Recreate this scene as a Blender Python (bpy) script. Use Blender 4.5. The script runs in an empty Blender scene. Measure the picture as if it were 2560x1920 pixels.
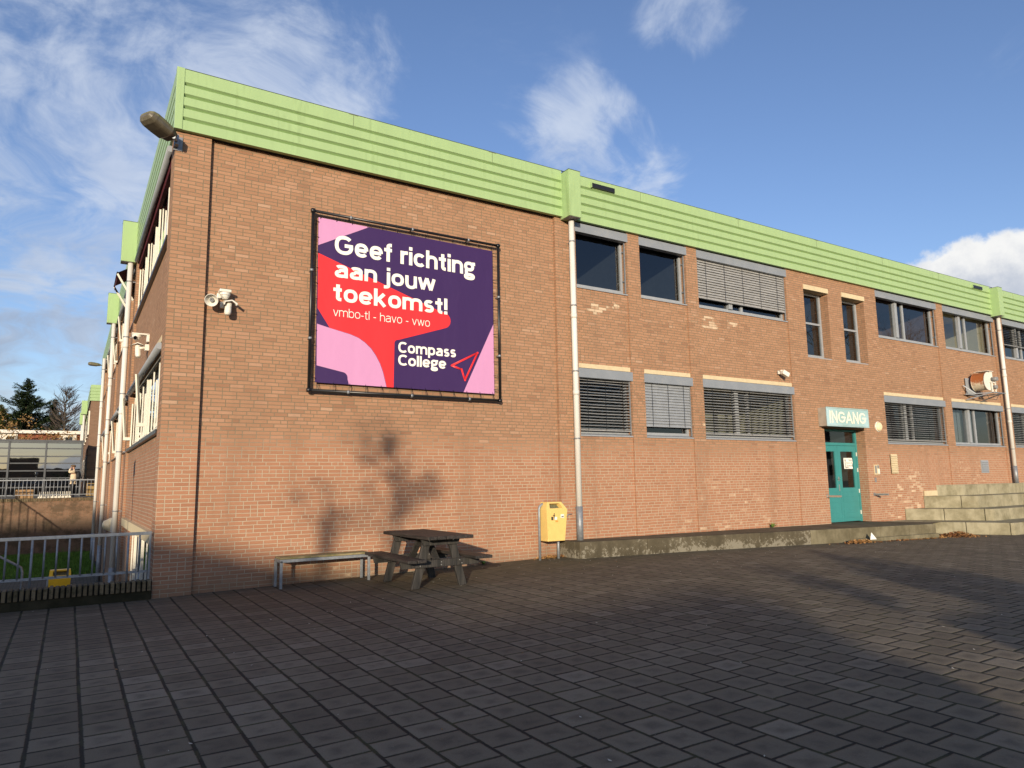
import bpy, bmesh, math, random
from mathutils import Vector, Matrix
R=math.radians
random.seed(7)
S=bpy.context.scene
COL=S.collection
D=bpy.data
# ------------------------------------------------------------------ helpers
WL={}
class MB:
    def __init__(s): s.v=[]; s.f=[]; s.m=[]; s.sm=[]
    def face(s,pts,mi=0,sm=False):
        n=len(s.v); s.v+= [tuple(p) for p in pts]; s.f.append(tuple(range(n,n+len(pts)))); s.m.append(mi); s.sm.append(sm)
    def box(s,x0,x1,y0,y1,z0,z1,mi=0,T=None):
        c=[(x0,y0,z0),(x1,y0,z0),(x1,y1,z0),(x0,y1,z0),(x0,y0,z1),(x1,y0,z1),(x1,y1,z1),(x0,y1,z1)]
        if T: c=[T(*p) for p in c]
        n=len(s.v); s.v+=[tuple(p) for p in c]
        for f in ((0,3,2,1),(4,5,6,7),(0,1,5,4),(1,2,6,5),(2,3,7,6),(3,0,4,7)):
            s.f.append(tuple(n+i for i in f)); s.m.append(mi); s.sm.append(False)
        return s
    def obox(s,c,ax,ay,az,hx,hy,hz,mi=0):
        c=Vector(c); ax=Vector(ax).normalized(); ay=Vector(ay).normalized(); az=Vector(az).normalized()
        T=lambda x,y,z:c+ax*x+ay*y+az*z
        return s.box(-hx,hx,-hy,hy,-hz,hz,mi,T)
    def beam(s,a,b,w,h,up=(0,0,1),mi=0):
        a=Vector(a); b=Vector(b); d=(b-a); L=d.length; d.normalize(); u=Vector(up); r=d.cross(u)
        if r.length<1e-4: r=d.cross(Vector((0,1,0)))
        r.normalize(); u=r.cross(d)
        return s.obox((a+b)/2,d,r,u,L/2,w/2,h/2,mi)
    def tube(s,pts,r,n=8,mi=0,cap=True,sm=True):
        pts=[Vector(p) for p in pts]
        rs=r if isinstance(r,(list,tuple)) else [r]*len(pts)
        base=len(s.v); prev=None
        for i,p in enumerate(pts):
            if i==0: d=pts[1]-pts[0]
            elif i==len(pts)-1: d=pts[-1]-pts[-2]
            else: d=(pts[i+1]-p).normalized()+(p-pts[i-1]).normalized()
            if d.length<1e-9: d=Vector((0,0,1))
            d.normalize()
            if prev is None:
                a=d.cross(Vector((0,0,1)))
                if a.length<.05: a=d.cross(Vector((1,0,0)))
            else: a=prev-d*prev.dot(d)
            a.normalize(); prev=a; b=d.cross(a)
            for k in range(n):
                t=2*math.pi*k/n
                s.v.append(tuple(p+(a*math.cos(t)+b*math.sin(t))*rs[i]))
        for i in range(len(pts)-1):
            for k in range(n):
                k2=(k+1)%n
                s.f.append((base+i*n+k,base+i*n+k2,base+(i+1)*n+k2,base+(i+1)*n+k)); s.m.append(mi); s.sm.append(sm)
        if cap:
            s.f.append(tuple(base+k for k in range(n))[::-1]); s.m.append(mi); s.sm.append(False)
            e=base+(len(pts)-1)*n
            s.f.append(tuple(e+k for k in range(n))); s.m.append(mi); s.sm.append(False)
        return s
    def prism(s,poly,fn,a,b,mi=0):
        # poly list of 2D, fn(p,q,t)->3D, extruded t=a..b
        n=len(s.v); k=len(poly)
        s.v+=[tuple(fn(p[0],p[1],a)) for p in poly]+[tuple(fn(p[0],p[1],b)) for p in poly]
        s.f.append(tuple(range(n,n+k))[::-1]); s.m.append(mi); s.sm.append(False)
        s.f.append(tuple(range(n+k,n+2*k))); s.m.append(mi); s.sm.append(False)
        for i in range(k):
            j=(i+1)%k
            s.f.append((n+i,n+j,n+k+j,n+k+i)); s.m.append(mi); s.sm.append(False)
        return s
    def build(s,name,mats,parent=None,bevel=0,label=None,closed=True,cat=None,group=None,kind=None):
        if not isinstance(mats,(list,tuple)): mats=[mats]
        if parent is not None: o0=WL[parent.name]
        elif kind: o0=Vector((0,0,0))
        else:
            xs=[v[0] for v in s.v]; ys=[v[1] for v in s.v]; zs=[v[2] for v in s.v]
            o0=Vector(((min(xs)+max(xs))/2,(min(ys)+max(ys))/2,min(zs)))
        me=D.meshes.new(name)
        me.from_pydata([(v[0]-o0.x,v[1]-o0.y,v[2]-o0.z) for v in s.v],[],s.f)
        for m in mats: me.materials.append(m)
        me.polygons.foreach_set('material_index',s.m); me.polygons.foreach_set('use_smooth',s.sm)
        me.update()
        if closed:
            bm=bmesh.new(); bm.from_mesh(me); bmesh.ops.recalc_face_normals(bm,faces=bm.faces); bm.to_mesh(me); bm.free()
        o=D.objects.new(name,me); COL.objects.link(o)
        if parent is not None: o.parent=parent; o.location=(0,0,0)
        else: o.location=o0
        WL[o.name]=o0
        if bevel:
            md=o.modifiers.new('bevel','BEVEL'); md.width=bevel; md.segments=2; md.limit_method='ANGLE'; md.angle_limit=R(40)
        if label: o['label']=label
        if cat: o['category']=cat
        if group: o['group']=group
        if kind: o['kind']=kind
        return o
def build_each(mb,name,mat,parent,bevel=0):
    par=list(range(len(mb.v)))
    def fd(i):
        while par[i]!=i: par[i]=par[par[i]]; i=par[i]
        return i
    for f in mb.f:
        for i in f[1:]: par[fd(i)]=fd(f[0])
    gr={}
    for k,f in enumerate(mb.f): gr.setdefault(fd(f[0]),[]).append(k)
    for ks in gr.values():
        m=MB(); mp={}
        for k in ks:
            for i in mb.f[k]:
                if i not in mp: mp[i]=len(m.v); m.v.append(mb.v[i])
            m.f.append(tuple(mp[i] for i in mb.f[k])); m.m.append(mb.m[k]); m.sm.append(mb.sm[k])
        m.build(name,mat,parent,bevel=bevel)
def thing(name,loc,label,cat,group=None):
    o=D.objects.new(name,None); COL.objects.link(o); o.location=loc; o.empty_display_size=.2
    o['label']=label; o['category']=cat
    if group: o['group']=group
    WL[o.name]=Vector(loc); return o
def text_mb(body,x0,x1,z0,z1,y,depth=.004,bold=.0,T=None,space=1.0):
    """mesh of lettering fitted into a rectangle (x0..x1,z0..z1) on the plane y"""
    cu=D.curves.new('t','FONT'); cu.body=body; cu.offset=bold; cu.extrude=.001; cu.resolution_u=4; cu.space_character=space
    o=D.objects.new('t',cu); COL.objects.link(o)
    dg=bpy.context.evaluated_depsgraph_get(); dg.update()
    me=D.meshes.new_from_object(o.evaluated_get(dg))
    xs=[v.co.x for v in me.vertices]; ys=[v.co.y for v in me.vertices]
    a,b,c,d=min(xs),max(xs),min(ys),max(ys)
    mb=MB()
    for v in me.vertices:
        u=x0+(v.co.x-a)/(b-a)*(x1-x0); w=z0+(v.co.y-c)/(d-c)*(z1-z0)
        p=(u,y-(depth if v.co.z>0 else 0),w)
        mb.v.append(T(*p) if T else p)
    for p in me.polygons: mb.f.append(tuple(p.vertices)); mb.m.append(0); mb.sm.append(False)
    D.objects.remove(o); D.curves.remove(cu); D.meshes.remove(me)
    return mb
def glyph_text(body,x0,x1,z0,z1,y,t=.135,depth=.003,rnd=False,mbx=None,step=.00015):
    """lettering in a plain grotesque drawn as constant-width strokes, fitted into a rectangle"""
    h=t/2; X=.54; CP=.72; AS=.74; DS=-.20
    def arc(cx,cy,rx,ry,a0,a1):
        n=max(4,int(abs(a1-a0)/11)); q_=lambda v:math.copysign(abs(v)**.84,v) if abs(v)>1e-6 else 0.0
        return [(cx+rx*q_(math.cos(R(a0+(a1-a0)*i/n))),cy+ry*q_(math.sin(R(a0+(a1-a0)*i/n)))) for i in range(n+1)]
    ln=lambda *p:list(p)
    def arch(xl,xr,top,base=0): 
        m=(xl+xr)/2; rx=(xr-xl)/2; return arc(m,top-h-rx*.95,rx,rx*.95,175,0)+[(xr,base)]
    o=.5
    def G(ch):
        if ch=='o': return [arc(.26,X/2,.26-h,X/2+.008-h,0,360)],.52
        if ch=='e': return [arc(.26,X/2,.26-h,X/2+.008-h,0,322),ln((h,X/2-.005),(.52-h+h*.0,X/2-.005))],.52
        if ch=='c': return [arc(.255,X/2,.255-h,X/2+.008-h,42,318)],.47
        if ch=='a': return [arc(.25,X-.17,.25-h,.178-h,150,0)[:]+[(.50-h,0)],[(.50-h,.315),(.22,.315)]+arc(.19,.155,.19-h,.163-h,95,265)+[(.28,-.006+h),(.40,.04+h*.6)]+[(.50-h,.13)]],.52
        if ch=='n': return [ln((h,0),(h,X)),arch(h,.50-h,X+.008)],.50
        if ch=='h': return [ln((h,0),(h,AS)),arch(h,.50-h,X+.008)],.50
        if ch=='m': return [ln((h,0),(h,X)),arch(h,.45-h*.9,X+.008),arch(.45-h*.9,.84-h*1.2,X+.008)],.84-h*.2
        if ch=='r': return [ln((h,0),(h,X)),arc(h+.20,X-.22,.20,.226-h,178,82)],.30
        if ch=='i': return [ln((h,0),(h,X)),ln((h,AS-t*.95),(h,AS+.01))],t
        if ch=='l': return [ln((h,0),(h,AS))],t
        if ch=='!': return [ln((h,.2),(h,CP)),ln((h,0),(h,t*.98))],t
        if ch=='j': return [[(h+.05,X),(h+.05,-.06)]+arc(-.045,-.06,.095+h,.14-h*.9,0,-95),ln((h+.05,AS-t*.95),(h+.05,AS+.01))],t+.05
        if ch=='u': return [ln((.50-h,0),(.50-h,X)),[(h,X)]+arc(.25,.25-h*.4,.25-h,.258-h*.6,180,350)],.50
        if ch=='t': return [[(.10+h,X+.15),(.10+h,.14)]+arc(.10+h+.11,.14,.11,.14-h,180,275)+[(.30,-.0+h)],ln((0,X-h),(.31,X-h))],.33
        if ch=='f': return [[(.09+h,0),(.09+h,AS-.14)]+arc(.09+h+.12,AS-.14,.12,.145-h,180,82),ln((0,X-h),(.31,X-h))],.31
        if ch=='k': return [ln((h,0),(h,AS)),ln((h,.17),(.47-h,X)),ln((.19,.29),(.50-h,0))],.51
        if ch=='v': return [ln((h*.8,X),(.24,h*.2)),ln((.48-h*.8,X),(.24,h*.2))],.48
        if ch=='w': return [ln((h*.8,X),(.20,0)),ln((.20,0),(.375,X)),ln((.375,X),(.55,0)),ln((.55,0),(.75-h*.8,X))],.75
        if ch=='s': 
            q=(X+.016-2*h)/4; return [arc(.225,X+.008-h-q,.205-h,q,35,270)[:-1]+arc(.215,q+h-.008,.215-h,q,90,-150)],.44
        if ch=='b': return [ln((h,0),(h,AS)),arc(.26,X/2,.26-h,X/2+.008-h,180,-180)],.52
        if ch=='p': return [ln((h,DS),(h,X)),arc(.26,X/2,.26-h,X/2+.008-h,180,-180)],.52
        if ch=='g': 
            if t<.1: return [ln((.5-h,X),(.5-h,0))],.5
            k=h*.78
            return [arc(.225,.355,.215-k,.193-k,0,360),arc(.235,-.075,.235-k,.135-k,0,360),ln((.09,.205),(.10,.03)),ln((.36,.48),(.50,.49))],.49
        if ch=='-': return [ln((0,.25),(.26,.25))],.26
        if ch=='C': return [arc(.34,CP/2,.34-h,CP/2+.01-h,45,315)],.61
        if ch=='G': return [arc(.35,CP/2,.35-h,CP/2+.01-h,42,352),ln((.37,.36-h*.2),(.70-h*.2,.36-h*.2))],.70
        if ch=='I': return [ln((h,0),(h,CP))],t
        if ch=='N': return [ln((h,0),(h,CP)),ln((h,CP-h*.3),(.56-h,h*.3)),ln((.56-h,0),(.56-h,CP))],.56
        if ch=='A': return [ln((h*.6,0),(.31,CP-h*.2)),ln((.62-h*.6,0),(.31,CP-h*.2)),ln((.13,.21),(.49,.21))],.62
        return [],.24
    P=[];x=0
    for ch in body:
        st,w=G(ch); sp=(.055 if t>.1 else .085) if not rnd else .09
        for s in st: P.append([(q[0]+x,q[1]) for q in s])
        x+=w+sp
    strips=[]
    for s in P:
        L=[];Rr=[]
        for i,q in enumerate(s):
            a=s[max(0,i-1)]; b=s[min(len(s)-1,i+1)]
            closed=(abs(s[0][0]-s[-1][0])<1e-6 and abs(s[0][1]-s[-1][1])<1e-6)
            if closed and i in(0,len(s)-1): a=s[-2]; b=s[1]
            d=Vector((b[0]-a[0],b[1]-a[1])); d.normalize(); nn=Vector((-d.y,d.x))
            kk=1
            L.append((q[0]+nn.x*h,q[1]+nn.y*h)); Rr.append((q[0]-nn.x*h,q[1]-nn.y*h))
        strips.append((L,Rr))
        if rnd:
            for e in (s[0],s[-1]):
                c=arc(e[0],e[1],h,h,0,360)[:-1]; strips.append((c,None))
    allp=[q for L,Rr in strips for q in L+(Rr or [])]
    a=min(p[0] for p in allp); b=max(p[0] for p in allp); c=min(p[1] for p in allp); d=max(p[1] for p in allp)
    f=lambda q,k:(x0+(q[0]-a)/(b-a)*(x1-x0),y-k*step,z0+(q[1]-c)/(d-c)*(z1-z0))
    m=mbx or MB()
    for k,(L,Rr) in enumerate(strips):
        k=k%8
        if Rr is None: m.face([f(q,k) for q in L]); continue
        for i in range(len(L)-1): m.face([f(L[i],k),f(L[i+1],k),f(Rr[i+1],k),f(Rr[i],k)])
    return m
# ------------------------------------------------------------------ material node helpers
class NT:
    def __init__(s,name):
        s.m=D.materials.new(name); s.m.use_nodes=True; s.t=s.m.node_tree; s.t.nodes.clear()
        s.out=s.t.nodes.new('ShaderNodeOutputMaterial')
    def n(s,k,**kw):
        nd=s.t.nodes.new(k)
        for a,b in kw.items(): setattr(nd,a,b)
        return nd
    def set(s,sock,v):
        if isinstance(v,bpy.types.NodeSocket): s.t.links.new(v,sock)
        elif v is not None:
            if isinstance(v,(tuple,list)) and len(v)==3 and sock.type=='RGBA': v=(*v,1)
            sock.default_value=v
    def M(s,op,a,b=None,c=None,clamp=False):
        nd=s.n('ShaderNodeMath',operation=op); nd.use_clamp=clamp
        s.set(nd.inputs[0],a)
        if b is not None: s.set(nd.inputs[1],b)
        if c is not None: s.set(nd.inputs[2],c)
        return nd.outputs[0]
    def V(s,op,a,b=None):
        nd=s.n('ShaderNodeVectorMath',operation=op); s.set(nd.inputs[0],a)
        if b is not None: s.set(nd.inputs[1],b)
        return nd.outputs['Value'] if op in('DOT_PRODUCT','LENGTH','DISTANCE') else nd.outputs[0]
    def mix(s,f,a,b):
        nd=s.n('ShaderNodeMix',data_type='RGBA'); s.set(nd.inputs[0],f); s.set(nd.inputs[6],a); s.set(nd.inputs[7],b); return nd.outputs[2]
    def mf(s,f,a,b):
        nd=s.n('ShaderNodeMix',data_type='FLOAT'); s.set(nd.inputs[0],f); s.set(nd.inputs[2],a); s.set(nd.inputs[3],b); return nd.outputs[0]
    def sst(s,x,a,b):
        nd=s.n('ShaderNodeMapRange',interpolation_type='SMOOTHSTEP'); s.set(nd.inputs[0],x); s.set(nd.inputs[1],a); s.set(nd.inputs[2],b); return nd.outputs[0]
    def noise(s,vec,sc,det=4,rough=.5,lac=2.0,w=None):
        nd=s.n('ShaderNodeTexNoise'); 
        s.set(nd.inputs['Vector'],vec); nd.inputs['Scale'].default_value=sc; nd.inputs['Detail'].default_value=det; nd.inputs['Roughness'].default_value=rough
        return nd.outputs[0]
    def wn(s,x,y,z=0.0):
        nd=s.n('ShaderNodeTexWhiteNoise',noise_dimensions='3D'); s.set(nd.inputs[0],s.comb(x,y,z)); return nd.outputs['Value']
    def comb(s,x,y,z):
        c=s.n('ShaderNodeCombineXYZ'); s.set(c.inputs[0],x); s.set(c.inputs[1],y); s.set(c.inputs[2],z); return c.outputs[0]
    def sep(s,v):
        c=s.n('ShaderNodeSeparateXYZ'); s.set(c.inputs[0],v); return c.outputs
    def geo(s): return s.n('ShaderNodeNewGeometry').outputs
    def ramp(s,f,stops):
        nd=s.n('ShaderNodeValToRGB'); s.set(nd.inputs[0],f); el=nd.color_ramp.elements
        while len(el)<len(stops): el.new(.5)
        for e,(p,c) in zip(el,stops): e.position=p; e.color=(*c,1)
        return nd.outputs[0]
    def bsdf(s,col,rough=.8,spec=.3,metal=0,bump=None,bs=.3,bd=.01,**kw):
        b=s.n('ShaderNodeBsdfPrincipled'); s.set(b.inputs['Base Color'],col); s.set(b.inputs['Roughness'],rough)
        s.set(b.inputs['Specular IOR Level'],spec); s.set(b.inputs['Metallic'],metal)
        if bump is not None:
            bp=s.n('ShaderNodeBump'); bp.inputs['Strength'].default_value=bs; bp.inputs['Distance'].default_value=bd
            s.set(bp.inputs['Height'],bump); s.t.links.new(bp.outputs[0],b.inputs['Normal'])
        for k,v in kw.items(): s.set(b.inputs[k],v)
        s.t.links.new(b.outputs[0],s.out.inputs[0]); return s.m
def paint(name,col,rough=.5,var=.12,sc=6,spec=.4,metal=0,dirt=None,dirtamt=.35,bs=.0,streak=False):
    t=NT(name); p=t.geo()['Position']
    q=t.V('MULTIPLY',p,(1,1,.12)) if streak else p
    n=t.noise(q,sc,6,.6); n2=t.noise(q,sc*6,3,.6)
    c=t.mix(t.M('MULTIPLY',t.sst(n,.35,.75),1),tuple(x*(1-var) for x in col),tuple(min(1,x*(1+var)) for x in col))
    if dirt: c=t.mix(t.M('MULTIPLY',t.sst(t.M('ADD',t.M('MULTIPLY',n,.6),t.M('MULTIPLY',n2,.4)),.5,.72),dirtamt),c,dirt)
    return t.bsdf(c,rough,spec,metal,bump=n2 if bs else None,bs=bs,bd=.004)

def brick_mat(name,dark=1.0,mossy=0.0,blobs=(),low_red=True):
    t=NT(name); g=t.geo(); P=g['Position']; N=t.n('ShaderNodeNewGeometry').outputs['True Normal']
    x,y,z=t.sep(P); nx,ny,nz=t.sep(N)
    side=t.M('GREATER_THAN',t.M('ABSOLUTE',nx),.5)
    top=t.M('GREATER_THAN',t.M('ABSOLUTE',nz),.5)
    u=t.mf(side,x,y); v=t.mf(top,z,y)
    h,w,j=.0625,.2185,.0125
    wob=t.noise(P,9,2); v=t.M('ADD',v,t.M('MULTIPLY',t.M('SUBTRACT',wob,.5),.006))
    row=t.M('FLOOR',t.M('DIVIDE',v,h)); fv=t.M('FRACT',t.M('DIVIDE',v,h))
    alt=t.M('MULTIPLY',row,.5)
    pair=t.M('MULTIPLY',t.M('FLOOR',t.M('MULTIPLY',row,.5)),.5)
    pier=t.M('LESS_THAN',x,.53)
    rnd=t.wn(row,3.3)
    off=t.mf(pier,t.M('ADD',pair,t.M('MULTIPLY',t.M('GREATER_THAN',rnd,.7),.25)),alt)
    uu=t.M('ADD',t.M('DIVIDE',u,w),off)
    colm=t.M('FLOOR',uu); fu=t.M('FRACT',uu)
    sp=t.M('GREATER_THAN',t.wn(colm,row,5.1),.86)
    fu2=t.M('FRACT',t.M('MULTIPLY',fu,2))
    half=t.M('MULTIPLY',sp,t.M('GREATER_THAN',fu,.5))
    cid=t.M('ADD',colm,t.M('MULTIPLY',half,.37))
    def edge(f,size): return t.M('MULTIPLY',t.M('MINIMUM',f,t.M('SUBTRACT',1,f)),size)
    eu=t.M('MINIMUM',edge(fu,w),t.mf(sp,1.0,edge(fu2,w/2)))
    ev=edge(fv,h)
    wob2=t.M('MULTIPLY',t.M('SUBTRACT',t.noise(P,60,2),.5),.004)
    e=t.M('ADD',t.M('MINIMUM',eu,ev),wob2)
    mort=t.M('SUBTRACT',1,t.sst(e,j/2-.002,j/2+.002))
    h1=t.wn(cid,row,1.7); h2=t.wn(cid,row,9.2)
    c=t.ramp(h1,[(0,(.290,.155,.092)),(.10,(.340,.187,.109)),(.45,(.370,.204,.119)),(.85,(.395,.220,.130)),(.98,(.42,.24,.150)),(1,(.46,.29,.19))])
    big=t.noise(P,.55,5,.6)
    c=t.mix(t.M('MULTIPLY',t.sst(big,.4,.7),.4),c,t.mix(.5,c,(.50,.30,.18)))
    fine=t.noise(P,70,4,.7)
    c=t.mix(t.M('MULTIPLY',t.sst(fine,.35,.75),.35),c,t.mix(.5,c,(.16,.07,.05)))
    lowz=t.M('SUBTRACT',1,t.sst(t.M('ADD',z,t.M('MULTIPLY',big,.5)),2.2,2.9))
    mcol=t.mix(lowz,(.205,.157,.100),(.43,.345,.245))
    if low_red: c=t.mix(t.M('MULTIPLY',lowz,.42),c,t.mix(1,c,t.mix(h2,(.352,.140,.078),(.405,.178,.102))))
    else: mcol=(.30,.24,.17)
    streaks=t.noise(t.V('MULTIPLY',P,(1,1,.15)),1.6,6,.65)
    c=t.mix(t.M('MULTIPLY',t.sst(big,.5,.68),.22),c,(.25,.13,.08)); c=t.mix(t.M('MULTIPLY',t.sst(streaks,.50,.72),.38),c,t.mix(.6,c,(.17,.11,.07)))
    c=t.mix(mort,c,t.mix(t.M('MULTIPLY',t.sst(streaks,.45,.7),.4),mcol,(.20,.15,.10)))
    foot=t.M('SUBTRACT',1,t.sst(t.M('ADD',z,t.M('MULTIPLY',streaks,-.5)),-.25,.22))
    c=t.mix(t.M('MULTIPLY',foot,.55),c,t.mix(big,(.10,.075,.05),(.20,.17,.12)))
    # efflorescence: pale, lime-crusted bricks
    if blobs:
        tot=None
        for (bx,bz,br,ba) in blobs:
            d=t.V('LENGTH',t.V('MULTIPLY',t.V('SUBTRACT',P,(bx,0,bz)),(1/br,0,1.6/br)))
            mk=t.M('MULTIPLY',t.M('SUBTRACT',1,t.sst(d,.2,1.0)),ba)
            tot=mk if tot is None else t.M('MAXIMUM',tot,mk)
        pn=t.M('ADD',t.M('MULTIPLY',h2,.55),t.M('MULTIPLY',t.noise(P,7,5,.7),.45))
        lim=t.M('MULTIPLY',t.sst(t.M('ADD',pn,tot),1.0,1.25),t.M('SUBTRACT',1,t.M('MULTIPLY',mort,.6)))
        c=t.mix(t.M('MULTIPLY',lim,.8),c,(.66,.52,.36))
    if mossy:
        mk=t.sst(t.noise(P,2.2,6,.7),.42,.62)
        c=t.mix(t.M('MULTIPLY',mk,mossy),c,(.045,.045,.022))
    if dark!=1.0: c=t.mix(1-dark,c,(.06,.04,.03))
    hgt=t.M('SUBTRACT',t.M('ADD',t.M('MULTIPLY',fine,.3),t.M('MULTIPLY',h2,.3)),t.M('MULTIPLY',mort,1.0))
    return t.bsdf(c,.88,.2,bump=hgt,bs=.55,bd=.006)
LIME=[(8.6,5.45,.7,.5),(9.15,5.5,.22,.8),(12.15,5.45,.6,.60),(13.0,5.55,.35,.60),(11.6,5.5,.4,.4),(20.5,1.1,2.6,.42),(19.4,.6,1.2,.45),(24,1.55,3.4,.32),(10,.45,2.6,.26),(12.5,.42,5.2,.34),(16.6,.40,3.0,.30),(1.5,5.4,1.0,.22),(5.0,1.5,6.0,.14),(14,3.0,7,.16),(3.5,.1,3.5,.3),(9,1.6,5,.12),(11.9,2.9,.4,.5)]
M={}
M['brick']=brick_mat('orange_brick',blobs=LIME)
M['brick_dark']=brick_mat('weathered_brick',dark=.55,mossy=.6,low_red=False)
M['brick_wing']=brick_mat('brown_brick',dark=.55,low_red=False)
M['green']=paint('green_fascia_paint',(.335,.475,.222),.42,.05,2.2,.35,dirt=(.20,.29,.12),dirtamt=.55,streak=True)
M['green_top']=paint('roof_edge_trim',(.10,.12,.07),.6)
M['black']=paint('soffit_black',(.012,.012,.012),.9,.1)
M['alu']=paint('grey_aluminium',(.30,.32,.34),.45,.08,5,.5,dirt=(.22,.22,.21),dirtamt=.4)
M['blindbox']=paint('grey_blind_box',(.235,.26,.29),.5,.06,3,.4,dirt=(.30,.29,.27),dirtamt=.35)
M['slat']=paint('grey_slats',(.32,.32,.31),.45,.1,8,.5)
M['slat2']=paint('pale_slats',(.27,.29,.31),.45,.08,8,.5)
M['cream']=paint('cream_concrete',(.60,.50,.32),.85,.08,9,.2,dirt=(.45,.35,.2),dirtamt=.3)
M['whiteframe']=paint('cream_window_paint',(.74,.70,.58),.45,.05,5,.4)
M['pipe']=paint('cream_pipe',(.66,.65,.60),.5,.07,3,.4,dirt=(.42,.38,.30),dirtamt=.4,streak=True)
M['galv']=paint('galvanised_steel',(.27,.29,.31),.5,.18,18,.5,metal=.35,dirt=(.22,.23,.23),dirtamt=.5)
M['teal']=paint('teal_door_paint',(.045,.235,.23),.42,.05,4,.4)
M['white']=paint('white_plastic',(.72,.69,.60),.45,.04,10,.45,dirt=(.5,.47,.4),dirtamt=.3)
M['greyp']=paint('grey_plastic',(.22,.22,.22),.5)
M['dark']=paint('dark_plastic',(.015,.015,.016),.35,.1,10,.5)
M['lens']=paint('camera_lens',(.004,.004,.006),.08,.1,10,.8)
M['chrome']=paint('brushed_metal',(.62,.60,.56),.3,.05,10,.6,metal=.8)
M['yellow']=paint('yellow_bin_plastic',(.78,.55,.18),.45,.07,7,.4,dirt=(.48,.30,.10),dirtamt=.5)
M['yellow2']=paint('bright_yellow_bin',(.80,.48,.02),.4,.05,7,.4)
M['stk']=paint('sticker_white',(.8,.78,.7),.5)
M['stkb']=paint('sticker_black',(.03,.03,.03),.5)
M['orange']=paint('orange_marker',(.55,.2,.03),.6)
M['maroon']=paint('maroon_fabric',(.085,.010,.012),.8,.1,12,.2)
M['tarmoss']=paint('roof_bitumen',(.06,.06,.055),.9)
# concrete -----------------------------------------------------------
def concrete(name,col,dk,light,lz=None,joints=False):
    t=NT(name); P=t.geo()['Position']; x,y,z=t.sep(P)
    n=t.noise(P,1.7,7,.68); n2=t.noise(P,14,6,.75); st=t.noise(t.V('MULTIPLY',P,(1,1,.1)),7,5,.6)
    c=t.mix(t.sst(n,.32,.68),dk,col)
    c=t.mix(t.M('MULTIPLY',t.sst(st,.5,.7),.5),c,dk)
    if light:
        k=t.M('ADD',t.M('MULTIPLY',n,.5),t.M('MULTIPLY',n2,.5))
        if lz: k=t.M('ADD',k,t.M('MULTIPLY',t.M('SUBTRACT',lz,z),.35))
        c=t.mix(t.M('MULTIPLY',t.sst(k,.50,.53),.85),c,light)
    pore=t.noise(P,120,3,.6)
    c=t.mix(t.M('MULTIPLY',t.sst(pore,.55,.7),.3),c,dk)
    return t.bsdf(c,.92,.15,bump=t.M('ADD',n2,t.M('MULTIPLY',pore,.5)),bs=.35,bd=.006)
M['ledge']=concrete('mossy_concrete',(.125,.106,.070),(.065,.055,.036),(.235,.215,.165),lz=.20)
M['ledge2']=concrete('concrete_edging',(.215,.19,.125),(.11,.095,.058),None)
M['step']=concrete('step_concrete',(.355,.325,.225),(.19,.17,.105),None)
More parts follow.
